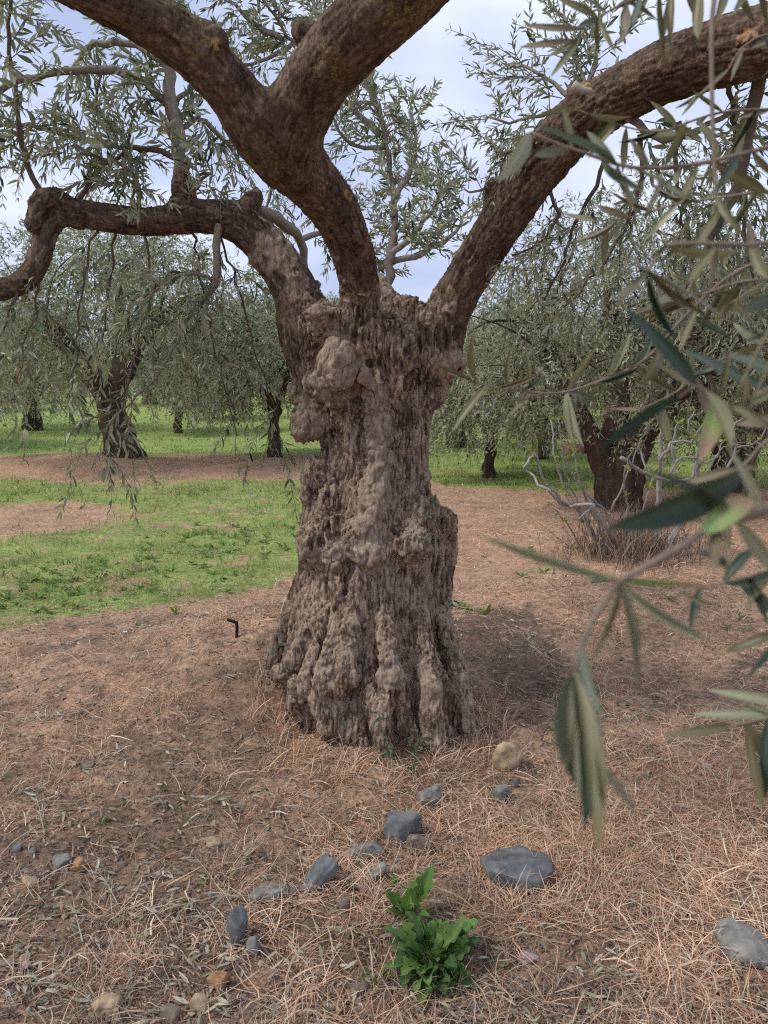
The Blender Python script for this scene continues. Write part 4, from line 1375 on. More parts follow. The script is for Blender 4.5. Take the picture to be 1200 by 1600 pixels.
TWIGS = [
    # rows px py depth radius(mm); leaves: base, tip, width, tone
    ([(700, 583, 1.0, .7), (760, 602, 1.0, 1.0), (830, 613, 1.0, 1.2), (885, 612, 1.0, 1.4), (950, 590, .98, 1.6), (1010, 560, .95, 1.7), (1075, 490, .9, 2), (1160, 420, .85, 2.2), (1330, 360, .8, 2.5)],
     [(742, 599, 677, 568, 11, 'KH'), (768, 604, 706, 672, 15, 'KH'), (752, 600, 733, 528, 10, 'KH'), (800, 610, 798, 540, 12, 'KH'), (830, 612, 822, 545, 13, 'KH'), (782, 608, 845, 584, 10, 'BR'),
      (808, 612, 852, 586, 11, 'TE'), (880, 611, 932, 540, 15, 'KH'), (830, 614, 788, 662, 15, 'KH'), (884, 613, 908, 700, 18, 'PA'), (888, 612, 895, 705, 14, 'PA'), (884, 612, 925, 622, 9, 'TE'), (935, 596, 1000, 575, 12, 'DG'), (955, 588, 985, 520, 21, 'PA'), (975, 578, 1020, 530, 17, 'TE'), (1000, 565, 1065, 615, 20, 'KH'),
      (1040, 530, 1010, 600, 16, 'KH'), (1075, 492, 1150, 530, 16, 'TE'), (1090, 475, 1060, 560, 17, 'KH'), (1150, 430, 1120, 500, 16, 'KH'), (1165, 420, 1195, 500, 17, 'KH')]),
    ([(988, 400, .52, .8), (1012, 425, .52, 1.2), (1040, 384, .52, 1.5), (1120, 381, .52, 1.8), (1200, 379, .53, 2), (1340, 330, .55, 2.2)],
     [(1006, 414, 1132, 486, 16, 'KH'), (1008, 418, 1108, 497, 15, 'BR'), (1010, 422, 1100, 512, 15, 'KH'), (1014, 426, 1056, 532, 15, 'DG'), (1040, 384, 1010, 408, 14, 'KH'), (1050, 384, 1186, 396, 22, 'KH'),
      (1012, 426, 958, 470, 11, 'KH'), (1014, 428, 945, 502, 11, 'BR'), (1120, 381, 1070, 450, 18, 'KH'), (1130, 380, 1110, 470, 17, 'BR'), (1170, 379, 1200, 440, 18, 'KH')]),
    ([(1060, 622, .46, .7), (1088, 603, .46, 1.2), (1120, 624, .46, 1.5), (1200, 662, .47, 1.8), (1340, 690, .5, 2)],
     [(1088, 602, 986, 484, 30, 'DG'), (1200, 606, 1058, 546, 26, 'TE'), (1230, 590, 1136, 551, 24, 'TE'), (1088, 604, 1018, 567, 20, 'KH'), (1062, 622, 932, 706, 28, 'DG'), (1120, 626, 1100, 716, 34, 'YG'),
      (1104, 614, 1150, 690, 20, 'KH'), (1150, 640, 1225, 600, 20, 'PA'), (1240, 500, 1160, 534, 18, 'TE'), (1240, 455, 1153, 482, 18, 'TE'), (1150, 640, 1205, 668, 14, 'KH'), (1130, 628, 1140, 545, 15, 'KH'), (1170, 648, 1165, 570, 15, 'BR')]),
    ([(968, 908, .36, 1.5), (1040, 868, .36, 1.7), (1120, 822, .37, 2.0), (1190, 800, .38, 2.2), (1340, 750, .42, 2.6)],
     [(962, 894, 748, 838, 30, 'PA'), (985, 900, 1114, 1006, 17, 'PA'), (975, 925, 1135, 914, 13, 'YG'), (968, 918, 925, 1036, 18, 'KH'), (975, 925, 1012, 1008, 14, 'TE'), (985, 930, 1000, 1098, 15, 'PA'),
      (1165, 730, 968, 838, 42, 'DG'), (1140, 815, 1015, 732, 20, 'TE'), (1180, 810, 1146, 706, 20, 'PA'), (1100, 830, 1185, 770, 42, 'YG'), (1150, 815, 1215, 900, 28, 'PA'), (1130, 822, 1118, 890, 24, 'BR'), (1140, 890, 1082, 852, 18, 'DG')]),
    ([(968, 908, .36, 1.4), (932, 958, .355, 1.3), (907, 1012, .35, 1.2), (897, 1050, .35, 1.0)],
     [(897, 1048, 948, 1332, 22, 'KH'), (908, 1045, 912, 1298, 24, 'PA'), (905, 1045, 925, 1190, 20, 'BR'), (897, 1050, 884, 1200, 20, 'BR'), (896, 1062, 932, 1250, 24, 'DG'), (900, 1050, 918, 1270, 18, 'KH'), (902, 1060, 925, 1305, 20, 'DG'), (894, 1080, 894, 1230, 12, 'TE'), (912, 1100, 938, 1262, 18, 'PA'), (930, 1190, 1002, 1278, 14, 'PA'), (912, 1000, 938, 1120, 18, 'TE'), (905, 1052, 945, 1250, 20, 'PA')]),
    ([(1140, 1134, .55, .8), (1200, 1122, .55, 1.2), (1340, 1080, .56, 1.6)],
     [(1225, 1082, 1108, 1078, 20, 'PA'), (1215, 1112, 1083, 1116, 20, 'PA'), (1150, 1133, 1043, 1150, 18, 'KH'), (1165, 1130, 1192, 1268, 17, 'KH'), (1172, 1128, 1200, 1190, 20, 'KH'), (1190, 1124, 1195, 1250, 24, 'DG'), (1200, 1122, 1140, 1135, 12, 'TE'), (1210, 1115, 1150, 1095, 12, 'PA')]),
    ([(1060, 925, .5, .7), (1130, 912, .5, 1.1), (1200, 893, .5, 1.4), (1340, 850, .52, 1.8)],
     [(1135, 910, 1225, 886, 24, 'TE'), (1085, 920, 1078, 985, 24, 'TE'), (1150, 908, 1215, 960, 22, 'TE'), (1130, 912, 1180, 850, 18, 'DG'), (1180, 900, 1200, 975, 22, 'DG'), (1225, 985, 1128, 1020, 20, 'KH'), (1070, 923, 1130, 950, 10, 'KH'), (1215, 900, 1160, 955, 16, 'KH'), (1230, 1000, 1165, 1060, 20, 'TE')]),
    ([(830, 206, .62, 1.0), (870, 224, .62, 1.3), (920, 241, .62, 1.5), (990, 262, .62, 1.7), (1090, 256, .62, 1.9), (1200, 230, .63, 2.1), (1340, 190, .65, 2.4)],
     [(838, 208, 784, 284, 27, 'PA'), (975, 252, 842, 196, 17, 'TE'), (895, 236, 828, 240, 13, 'KH'), (938, 246, 1006, 300, 21, 'TE'), (905, 236, 880, 165, 15, 'KH'), (1000, 262, 1085, 305, 17, 'KH'), (960, 254, 915, 200, 14, 'PA'), (925, 243, 968, 180, 14, 'KH'),
      (1010, 262, 985, 215, 15, 'KH'), (1040, 262, 1075, 185, 17, 'KH'), (1100, 256, 1060, 330, 17, 'KH'), (1105, 255, 1195, 305, 20, 'KH'), (1150, 243, 1120, 300, 17, 'TE'), (1165, 240, 1215, 280, 20, 'KH'), (1030, 262, 1018, 340, 15, 'BR'), (975, 258, 990, 330, 13, 'KH')]),
    ([(1120, 330, .6, .8), (1116, 250, .6, 1.6), (1112, 120, .6, 1.9), (1116, 0, .6, 2.1), (1150, -120, .62, 2.4), (1330, -200, .65, 2.6)],
     [(1118, 310, 1160, 370, 16, 'KH'), (1118, 320, 1090, 385, 15, 'KH')]),
    ([(905, 62, .78, .8), (935, 28, .78, 1.1), (1000, -5, .78, 1.5), (1120, -40, .78, 1.9), (1340, -90, .8, 2.4)],
     [(905, 60, 853, 92, 13, 'KH'), (908, 62, 862, 118, 13, 'KH'), (900, 50, 812, 72, 6, 'BR'), (912, 45, 815, 40, 5, 'BR'), (930, 30, 870, -5, 15, 'KH'), (935, 28, 898, 45, 13, 'TE'), (925, 35, 936, 88, 12, 'KH'), (940, 24, 960, 80, 11, 'KH'), (985, 2, 1028, 32, 14, 'KH'), (975, 8, 972, 58, 12, 'BR'),
      (1010, -8, 960, 76, 14, 'KH'), (1025, -12, 1038, 100, 13, 'KH'), (1045, -18, 1030, 80, 12, 'BR'), (1060, -20, 1047, 78, 14, 'KH'), (1070, -22, 1094, 40, 14, 'KH'), (1090, -30, 1085, 68, 13, 'KH'), (1140, -45, 1122, 36, 15, 'KH'), (1150, -48, 1180, 40, 16, 'KH'), (1180, -55, 1150, 30, 15, 'BR'), (1000, -4, 985, 45, 12, 'TE'), (950, 20, 905, -10, 12, 'KH'), (1190, -58, 1200, 45, 15, 'KH'), (960, 14, 1005, -8, 12, 'TE')]),
    ([(930, 345, .95, .7), (985, 340, .95, 1.0), (1060, 318, .93, 1.3), (1150, 305, .9, 1.6), (1340, 270, .85, 2)], 24),
    ([(905, 172, 1.0, .7), (950, 190, 1.0, 1.0), (1030, 205, .98, 1.3), (1130, 175, .95, 1.6), (1340, 150, .9, 2)], 24),
    ([(1050, 470, .8, .7), (1100, 460, .8, 1.0), (1160, 440, .78, 1.3), (1340, 420, .75, 1.8)], 18),
    ([(1090, 150, .9, .7), (1130, 120, .9, 1.0), (1180, 60, .88, 1.3), (1340, 20, .85, 1.8)], 12),
    ([(1000, 640, .9, .7), (1060, 610, .9, 1.0), (1130, 560, .88, 1.3), (1340, 500, .85, 1.8)], 14),
    ([(1120, 760, .6, .7), (1160, 730, .6, 1.0), (1210, 680, .6, 1.3), (1340, 620, .6, 1.8)], 8),
]
for rows, leaves in TWIGS:
    P = [np.r_[at_d(a, b, c), r_ * 1e-3] for a, b, c, r_ in rows]
    if rows[-1][0] > 1250:                                          # runs on to the hanging branch outside the picture
        e = P[-1][:3]
        P.append(np.r_[STEM[np.argmin(np.linalg.norm(STEM[:, :3] - e, axis=1)), :3], P[-1][3]])
    P = np.array(P)
    path = catmull(P, step=.015)
    tw_o = wood_part('twig', path, path[:, 3], near, NEAR_LOC, (0.21, 0.165, 0.125), 6, .2)
    if isinstance(leaves, int):
        m = int(len(path) * .62)
        for q in range(leaves):
            k = int(m * (q + .5) / leaves)
            t = unit(path[k + 1, :3] - path[max(k - 1, 0), :3])
            d = unit(-t * .6 + rn.normal(0, .8, 3) * np.array([1, .5, 1]) - UP * .35)
            tone = rn.choice(['KH', 'KH', 'KH', 'BR', 'TE', 'PA', 'DG'])
            ln = rn.uniform(.045, .065)
            near_leaf(path[k, :3], path[k, :3] + d * ln, 13 if P[0][1] > .85 else 17, tone, tw_o)
    else:
        px_, py_, dp_ = project(path[:, :3])
        for bx, by, tx, ty, w, tone in leaves:
            k = np.argmin(np.hypot(px_ - bx, py_ - by))
            dep = dp_[k] + rn.uniform(-.012, .012)
            gap = np.hypot(px_[k] - bx, py_[k] - by)
            b0 = path[k, :3] if gap < 40 else at_d(bx, by, dep)
            if gap >= 40:                                           # short stalk back to the twig
                stalk = np.array([b0, (b0 + path[k, :3]) / 2 + np.array([0, 0, .004]), path[k, :3]])
                wood_part('leaf_stalk', catmull(stalk, n=4), .0008, tw_o, NEAR_LOC, (0.22, 0.2, 0.12), 5, 0)
            near_leaf(b0, at_d(tx, ty, dep + rn.uniform(-.03, .02)), w, tone, tw_o)

# ------------------------------------------------------------------ the grove behind
def bg_tree(name, seed, trunk, limbs, clumps, n_sprays, per, leafL, leafW, dark=1.0, tmpl=LEAF4, twigs=60, hang=0.5):
    """one olive at the origin: trunk rows (x y z r), limb rows, clumps (x y z rx ry rz)"""
    g = np.random.default_rng(seed)
    root = obj(name, None)
    P = catmull(np.array(trunk, float), step=.08)
    V, F = tube(P, P[:, 3], 40, .45, seed)
    av = np.arctan2(V[:, 1], V[:, 0])
    rg_ = .5 - np.abs(noise(np.column_stack([np.cos(av) * 3.2, np.sin(av) * 3.2, V[:, 2] * 1.6 + seed]), 3)) + .5 * (.5 - np.abs(noise(np.column_stack([np.cos(av) * 7, np.sin(av) * 7, V[:, 2] * 5]), 5)))
    V[:, :2] *= (.68 + .62 * rg_)[:, None]
    B = Bag()
    B.add(V, F, (.1, .1, .1))
    obj('trunk', B.mesh('trunk'), M_FARBARK, root)
    C = np.array(clumps, float)
    lb = []
    for q, rows in enumerate(limbs):
        Pl = catmull(np.array(rows, float), step=.12)
        B = Bag()
        V, F = tube(Pl, Pl[:, 3], 9, .3, seed + q)
        B.add(V, F)
        lb.append((B, Pl))
    # side branches run from the limbs out into every clump
    for c in C:
        for _ in range(max(2, twigs // len(C))):
            q = g.integers(len(lb))
            d = [np.linalg.norm(l[1][:, :3] - c[:3], axis=1).min() for l in lb]
            q = int(np.argmin(np.array(d) + g.uniform(0, .5, len(d))))
            Pl = lb[q][1]
            k = g.integers(len(Pl) // 2, len(Pl))
            e = c[:3] + g.normal(size=3) * c[3:] * .55
            a = Pl[k, :3]
            m = (a + e) / 2 + g.normal(0, .12, 3) + np.array([0, 0, .12])
            path = catmull(np.array([a, m, e]), n=4)
            lb[q][0].add(*tube(path, np.linspace(min(.022, Pl[k, 3]), .004, len(path)), 4, .2, 1, cap=False))
    for B, _ in lb:
        obj('limb', B.mesh('limb'), M_FARBARK, root)
    # leaves in drooping sprays
    vol = C[:, 3] * C[:, 4] * C[:, 5]
    ci = g.choice(len(C), n_sprays, p=vol ** .75 / (vol ** .75).sum())
    u = unit(g.normal(size=(n_sprays, 3)))
    r = g.uniform(0.15, 1.0, n_sprays) ** .5 * (1 + .12 * g.normal(size=n_sprays))
    S = C[ci, :3] + u * C[ci, 3:] * r[:, None]
    A = unit(u * .8 + g.normal(0, .5, (n_sprays, 3)) - UP * hang)
    ln = g.uniform(.16, .38, n_sprays)
    t = np.tile(np.linspace(0, 1, per), n_sprays)
    si = np.repeat(np.arange(n_sprays), per)
    Bp = S[si] + A[si] * (t * ln[si])[:, None] - UP * (t ** 2 * ln[si] * .35)[:, None] + g.normal(0, .012, (len(si), 3))
    D = unit(A[si] * .75 + g.normal(0, .62, (len(si), 3)) - UP * .15)
    N = unit(g.normal(0, .8, (len(si), 3)) + UP * .55)
    tone = leaf_tones(len(si), g, dark) * (1 + .16 * g.normal(size=n_sprays))[si][:, None].clip(.6, 1.5)
    V, F, Cc = stamp(tmpl, Bp, D, N, leafL * g.uniform(.7, 1.25, len(si)), leafW * g.uniform(.75, 1.2, len(si)), tone)
    obj('crown', mesh('crown', V, F, Cc), M_LEAF, root, kind='stuff')
    return root


def place(root, px, Y, s=1.0, rz=0.0, label='', group='olive trees of the grove behind', first=False):
    o = root if first else copy_tree(root)
    X = (px - 600) / FPX * Y * 1.0
    o.location = (X, Y, float(height([X], [Y])[0]) - 0.03)
    o.scale = (s, s, s)
    o.rotation_euler = (0, 0, rz)
    for k, v in (('label', label), ('category', 'tree'), ('group', group)):
        o[k] = v
    return o


g4 = np.random.default_rng(3)


def dome(n, R, z0, z1, seed, r=(.7, 1.15)):
    g = np.random.default_rng(seed)
    out = []
    for k in range(n):
        a = k * 2.4 + g.uniform(-.3, .3)
        q = math.sqrt((k + .5) / n)
        z = z1 - (z1 - z0) * q ** 1.6 + g.uniform(-.25, .25)
        s = g.uniform(*r)
        out.append((R * q * math.cos(a), R * q * math.sin(a), z, s, s, s * g.uniform(.75, 1.0)))
    return out


# thick trunked neighbour on the bank
T1 = bg_tree('olive_tree', 21, [(.10, 0, -.2, .40), (.06, 0, .25, .30), (0, 0, .8, .26), (.03, 0, 1.2, .29)],
             [[(0, 0, 1.0, .22), (-.7, .2, 1.8, .15), (-1.4, .3, 2.6, .09), (-1.8, .3, 3.2, .04)], [(0, 0, 1.0, .22), (.5, -.2, 1.9, .16), (1.2, -.3, 2.6, .09), (1.8, 0, 3.0, .04)],
              [(0, 0, 1.1, .2), (.1, .6, 2.2, .13), (-.1, .8, 3.2, .06)], [(0, 0, 1.1, .18), (-.3, -.8, 1.9, .1), (-.6, -1.4, 2.6, .05)]],
             dome(15, 2.3, 1.9, 4.1, 4, (.75, 1.1)) + [(-2.0, -.6, 1.5, .75, .7, .7), (1.7, -.7, 1.6, .7, .7, .7), (-.7, -1.3, 1.75, .8, .7, .6), (-2.6, 0, 1.3, .6, .7, .7), (2.4, 0, 1.7, .7, .7, .7)],
             3900, 13, .098, .024)
place(T1, 180, 14.6, 1.0, 0.0, 'olive tree with thick dark trunk on the earth bank beyond the green patch', first=True)
# big crowned tree behind the bare shrub
T8 = bg_tree('olive_tree', 33, [(.05, 0, -.2, .36), (.03, 0, .15, .29), (.0, 0, .5, .25), (-.04, 0, .8, .20)],
             [[(-.05, 0, .35, .19), (-.42, 0, 1.0, .14), (-.75, .1, 1.7, .10), (-1.2, .3, 2.6, .05)], [(.05, 0, .4, .2), (.45, 0, 1.3, .14), (1.0, .2, 2.4, .07), (1.3, .2, 3.2, .04)],
              [(0, .1, .8, .2), (.1, .6, 1.7, .13), (0, .9, 2.9, .06)], [(.1, 0, .8, .15), (.6, -.5, 1.5, .1), (.9, -1.0, 2.4, .05)]],
             dome(15, 2.0, 1.75, 3.7, 8, (.6, .95)) + [(-1.3, -.6, 1.5, .6, .6, .6), (1.9, -.5, 1.4, .7, .6, .6), (.5, -1.0, 1.6, .7, .6, .55), (1.2, -.6, 1.5, .7, .6, .6), (-.3, -.7, 1.7, .6, .6, .5), (.1, -.9, 1.2, .5, .4, .35), (.9, -.8, 1.1, .55, .45, .4), (-.9, -.5, 1.35, .5, .4, .35)],
             3500, 13, .078, .0185, 1.05, LEAF4, 110)
place(T8, 968, 9.9, 1.0, 0.0, 'big crowned olive tree with a leaning cut limb behind the bare shrub', first=True)
# small slender trees
T5 = bg_tree('olive_tree', 41, [(0, 0, -.15, .13), (0, 0, .25, .10), (.02, 0, .6, .10), (0, 0, .85, .11)],
             [[(0, 0, .75, .07), (-.25, 0, 1.15, .05), (-.5, .1, 1.8, .03)], [(0, 0, .8, .07), (.25, 0, 1.2, .05), (.5, 0, 1.9, .03)], [(0, 0, .8, .06), (0, .3, 1.5, .04), (.1, .4, 2.3, .02)]],
             dome(9, 1.0, 1.25, 2.55, 12, (.5, .75)) + [(-.9, -.2, 1.15, .45, .5, .4), (.8, -.3, 1.1, .5, .5, .4)],
             2300, 12, .09, .023)
place(T5, 765, 13.2, 1.0, 0.0, 'small olive tree with slim forked trunk standing in the grass', first=True)
place(T1, 55, 25.0, .95, 2.1, 'dark trunked olive tree behind the earth bank')
place(T1, -190, 19.0, 1.0, 4.0, 'olive tree at the edge of the grove with foliage down to its bank')
place(T5, 280, 24.0, 1.25, 1.1, 'slim olive tree with a pale sawn stub low on its trunk')
place(T5, 428, 17.0, 1.35, 2.6, 'olive tree with low crown and a stone at its foot')
place(T8, 712, 19.5, .85, 2.0, 'olive tree with a skirt of low foliage round its stump')
place(T5, 848, 16.5, 1.2, 4.0, 'slender olive tree seen through the bare shrub')
T9 = place(T8, 1150, 11.6, .95, 3.3, 'black trunked olive tree with a fresh cut behind the hanging leaves')
EDGE = [(340, 30, 1.1, .6, T5), (560, 27, 1.0, 1.2, T1), (655, 34, 1.0, 2.2, T1), (800, 29, .9, 3.1, T1), (900, 24, .9, 4.4, T8), (1010, 31, 1.0, 5.2, T1),
        (235, 40, 1.05, .9, T1), (440, 42, 1.0, 3.6, T1), (740, 44, 1.0, .3, T1), (1100, 40, 1.0, 1.4, T1), (1190, 22, 1.0, 2.5, T8), (20, 42, 1.0, 1.0, T1), (870, 46, 1.0, 1.9, T1), (950, 52, 1.0, 4.2, T1), (1280, 15, 1.0, 1.2, T8), (-80, 34, 1.0, .2, T1)]
for px, Y, s, rz, src in EDGE:
    place(src, px, Y, s, rz, 'distant olive tree in the far rows of the grove', 'far rows of olive trees')

# pale sawn faces on two of the trees
for px, py, Y, r, par in ((885, 699, 9.65, .06, T8), (1098, 786, 11.2, .09, T9)):
    c = at_y(px, py, Y)
    V, F = tube(np.array([c + np.array([0.32, .3, -.05]), c + np.array([.08, .08, -.01]), c]), [r * 1.05, r, r], 14, .1, 2)
    B = Bag()
    B.add(V, F, (.46, .34, .22))
    so = obj('sawn_stub', B.mesh('sawn_stub'), M_TWIG, None)
    so.parent = par
    bpy.context.view_layer.update()
    so.matrix_parent_inverse = par.matrix_world.inverted()

# ------------------------------------------------------------------ bare shrub with pale stems
fig = empty('bare_shrub', tuple(at_g(985, 868)), 'leafless shrub of pale crooked stems with yellow green buds, dry grass at its foot', 'shrub')
FL = np.array(fig.location)
FY = float(FL[1])
gf = np.random.default_rng(19)
STEMS = [([(985, 872), (945, 822), (925, 790), (885, 790), (856, 766), (826, 738), (820, 728), (834, 712)], 5),
         ([(888, 790), (852, 752), (836, 712), (806, 690)], 3), ([(955, 872), (890, 775), (868, 715), (860, 655)], 3.5), ([(950, 870), (900, 780), (880, 720), (872, 655)], 3),
         ([(960, 872), (925, 800), (905, 750), (895, 690)], 3), ([(968, 872), (950, 805), (918, 772), (892, 735), (878, 695)], 3), ([(955, 800), (985, 730), (1000, 690)], 2.5),
         ([(1022, 868), (1028, 785), (1032, 710), (1038, 640)], 7), ([(1036, 866), (1060, 822), (1078, 790), (1085, 760), (1100, 700)], 8), ([(970, 715), (1020, 745), (1080, 750), (1135, 738), (1180, 752)], 4.5),
         ([(1032, 720), (1055, 690), (1080, 690), (1100, 660), (1120, 655)], 3), ([(1080, 750), (1092, 700), (1075, 670), (1085, 640)], 3), ([(1060, 748), (1050, 700), (1060, 660)], 2.5), ([(1135, 738), (1150, 700), (1145, 670), (1165, 650)], 3),
         ([(1100, 748), (1130, 700), (1170, 690)], 2.5), ([(985, 870), (980, 800), (975, 740), (990, 700)], 3), ([(1078, 790), (1110, 830), (1140, 848)], 2.5), ([(1150, 700), (1185, 690), (1200, 660)], 2.5), ([(930, 788), (900, 810), (860, 790)], 2.2),
         ([(1000, 870), (1005, 800), (1020, 745)], 3), ([(920, 865), (880, 810), (862, 790)], 2.2), ([(1045, 742), (1065, 715), (1110, 720), (1130, 690)], 2.5), ([(1010, 735), (1000, 700), (1015, 660)], 2.2), ([(965, 868), (935, 810), (912, 790)], 2.5), ([(940, 868), (915, 820), (885, 775)], 2)]
B = Bag()
buds = []
for q, (rows, r) in enumerate(STEMS):
    dy = gf.uniform(-.3, .3)
    P = np.array([at_y(a, b, FY + dy * (0.3 + .7 * k / len(rows)) + .06 * gf.normal()) for k, (a, b) in enumerate(rows)])
    if rows[0][1] > 860:
        P[0, 2] = height([P[0, 0]], [P[0, 1]])[0] - .03
    path = catmull(P, step=.05)
    path[1:-1] += .007 * gf.normal(size=(len(path) - 2, 3))
    Bs = Bag()
    V, F = tube(path, np.linspace(r, r * .45, len(path)) * .8 * FY / FPX, 6, .2, q)
    Bs.add(V - FL, F, np.array((.29, .265, .24)) * gf.uniform(.6, 1.1))
    obj('stem', Bs.mesh('stem'), M_FIG, fig)
    buds.append(path[-1])
    for k in range(int(gf.integers(0, 3))):
        buds.append(path[gf.integers(len(path) // 2, len(path))])
B = Bag()
for p in buds:
    n = 5
    V, F, C = stamp(LEAF6, np.tile(p - FL, (n, 1)) + gf.normal(0, .008, (n, 3)), unit(gf.normal(size=(n, 3)) + UP), gf.normal(size=(n, 3)), gf.uniform(.03, .055, n), gf.uniform(.015, .028, n), (.30, .32, .05))
    B.add(V, F, C)
bo = obj('buds', B.mesh('buds'), M_WEED, fig, label='yellow green opening buds')
bo['kind'] = 'stuff'


def ribbons(B, D, L, W, col, lift, curl, g, seg=3):
    """curved strands: bases, directions, arching up by lift and sideways by curl"""
    n = len(B)
    t = np.linspace(0, 1, seg + 1)
    side = unit(np.cross(D, UP) + 1e-6)
    wv = unit(side + .5 * g.normal(size=(n, 3)))
    P = B[:, None] + D[:, None] * (t[None] * L[:, None])[..., None] + UP * ((4 * t * (1 - t))[None] * lift[:, None])[..., None] + side[:, None] * ((t ** 2)[None] * (curl * L)[:, None])[..., None]
    w = W[:, None] * np.array([1, .95, .8, .35] if seg == 3 else [1, .8, .3])[None] * .5
    V = np.stack([P + wv[:, None] * w[..., None], P - wv[:, None] * w[..., None]], 2).reshape(-1, 3)
    m = 2 * (seg + 1)
    f = np.array([(2 * k, 2 * k + 1, 2 * k + 3, 2 * k + 2) for k in range(seg)])
    F = (f[None] + (np.arange(n) * m)[:, None, None]).reshape(-1, 4)
    return V, F, np.repeat(col, m, 0)


def palette(g, n, cols, p=None, v=(.75, 1.25)):
    return np.array(cols)[g.choice(len(cols), n, p=p)] * g.uniform(*v, (n, 1))


STRAW_C = [(.66, .41, .25), (.56, .33, .205), (.76, .56, .38), (.42, .25, .16), (.60, .49, .35), (.26, .17, .12)]
STRAW_P = [.27, .25, .14, .15, .10, .09]

# dry stalks that stand round the foot of the shrub
n = 900
c = np.column_stack([FL[0] + gf.normal(0, .28, n), FL[1] + gf.normal(.05, .2, n)])
Bp = np.column_stack([c, height(c[:, 0], c[:, 1])])
D = unit(np.column_stack([gf.normal(0, .45, n), gf.normal(0, .4, n), np.ones(n)]))
V, F, C = ribbons(Bp - FL, D, gf.uniform(.12, .5, n), gf.uniform(.004, .008, n), palette(gf, n, [(.30, .22, .15), (.22, .16, .12), (.38, .29, .19), (.12, .09, .075)]), gf.uniform(0, .02, n), gf.normal(0, .3, n), gf)
obj('dry_stalks', mesh('dry_stalks', V, F, C), M_STRAW, fig, kind='stuff', label='tangle of dry grass stalks at the foot of the shrub')

# ------------------------------------------------------------------ cut dry grass, litter, pebbles, green grass
gs = np.random.default_rng(23)


def scatter(n, y0, y1, g, power=1.6, spread=.62):
    """ground points, thinning out with distance"""
    u = g.random(n)
    a = 1 - power
    y = (y0 ** a + u * (y1 ** a - y0 ** a)) ** (1 / a)
    x = g.uniform(-1, 1, n) * (y * spread + .35)
    return x, y


def straw_amount(x, y):
    p = np.stack([x, y, 0 * x], -1)
    d = .62 + .85 * fbm(p * .9, 3, 51) + .85 * fbm(p * 3.4, 3, 53)
    d = d - .55 * np.exp(-(((x + .75) / .7) ** 2 + ((y - 1.95) / .42) ** 2)) - .35 * np.exp(-(((x - .75) / .3) ** 2 + ((y - 4.4) / .8) ** 2))
    d = d + .45 * np.exp(-(((x - .55) / .6) ** 2 + ((y - 2.5) / .6) ** 2)) + .35 * np.exp(-(((x + .45) / .3) ** 2 + ((y - 2.85) / .3) ** 2))
    d = d - .8 * green_mask(x, y)
    return np.clip(d, 0.06, 1)


# px-free zones: s_mix is 0 where the cover is grey crumbly litter and 1 where it is long orange straw
def s_mix(x, y):
    p = np.stack([x, y, 0 * x], -1)
    return sstep(.15, .85, .5 + .30 * x + 1.1 * fbm(p * 1.1, 3, 59) + .5 * fbm(p * 4, 2, 61) - .10 * (y < 2.2))


GREY_C = [(.40, .30, .21), (.30, .20, .135), (.52, .42, .31), (.15, .105, .08), (.34, .29, .22), (.20, .15, .13)]
bag = Bag()
for n, y0, y1, ll, wmin, kind in ((62000, 1.25, 4.3, (.05, .17), .0019, 1), (52000, 1.25, 4.6, (.012, .05), .0024, 0), (9000, 1.25, 4.6, (.05, .13), .0042, 2), (44000, 4.3, 17.0, (.04, .15), .0032, 1), (30000, 4.3, 17.0, (.02, .06), .004, 0)):
    x, y = scatter(n, y0, y1, gs)
    mx_ = s_mix(x, y)
    keep = gs.random(n) < straw_amount(x, y) * ((.25 + .75 * mx_) if kind else (1.15 - .7 * mx_))
    keep &= ((x - TX) / .36) ** 2 + ((y - TY) / .38) ** 2 > 1
    x, y, mx_ = x[keep], y[keep], mx_[keep]
    n = len(x)
    az = gs.uniform(0, 2 * np.pi, n)
    el = np.abs(gs.normal(0, .24, n))
    D = np.column_stack([np.cos(az) * np.cos(el), np.sin(az) * np.cos(el), np.sin(el) - .03])
    L = gs.uniform(*ll, n) * gs.uniform(.6, 1.2, n)
    Bp = np.column_stack([x, y, height(x, y) + gs.uniform(.0, .020, n)])
    W = np.maximum(wmin, .00055 * y) * gs.uniform(.55, 1.5, n)
    pick = (gs.random(n) < .15 + .75 * mx_)[:, None]
    col = np.where(pick, palette(gs, n, STRAW_C, STRAW_P), palette(gs, n, GREY_C))
    if kind == 2:
        col = palette(gs, n, [(.62, .46, .31), (.52, .36, .24), (.44, .33, .23), (.58, .50, .37)])
    patch = (.92 + .55 * fbm(np.stack([x, y, 0 * x], -1) * 2.3, 3, 67)).clip(.6, 1.25)[:, None]
    bag.add(*ribbons(Bp, D, L, W, col * patch, gs.uniform(0, .03, n) * gs.random(n) * (L / .1), gs.normal(0, .45, n), gs))
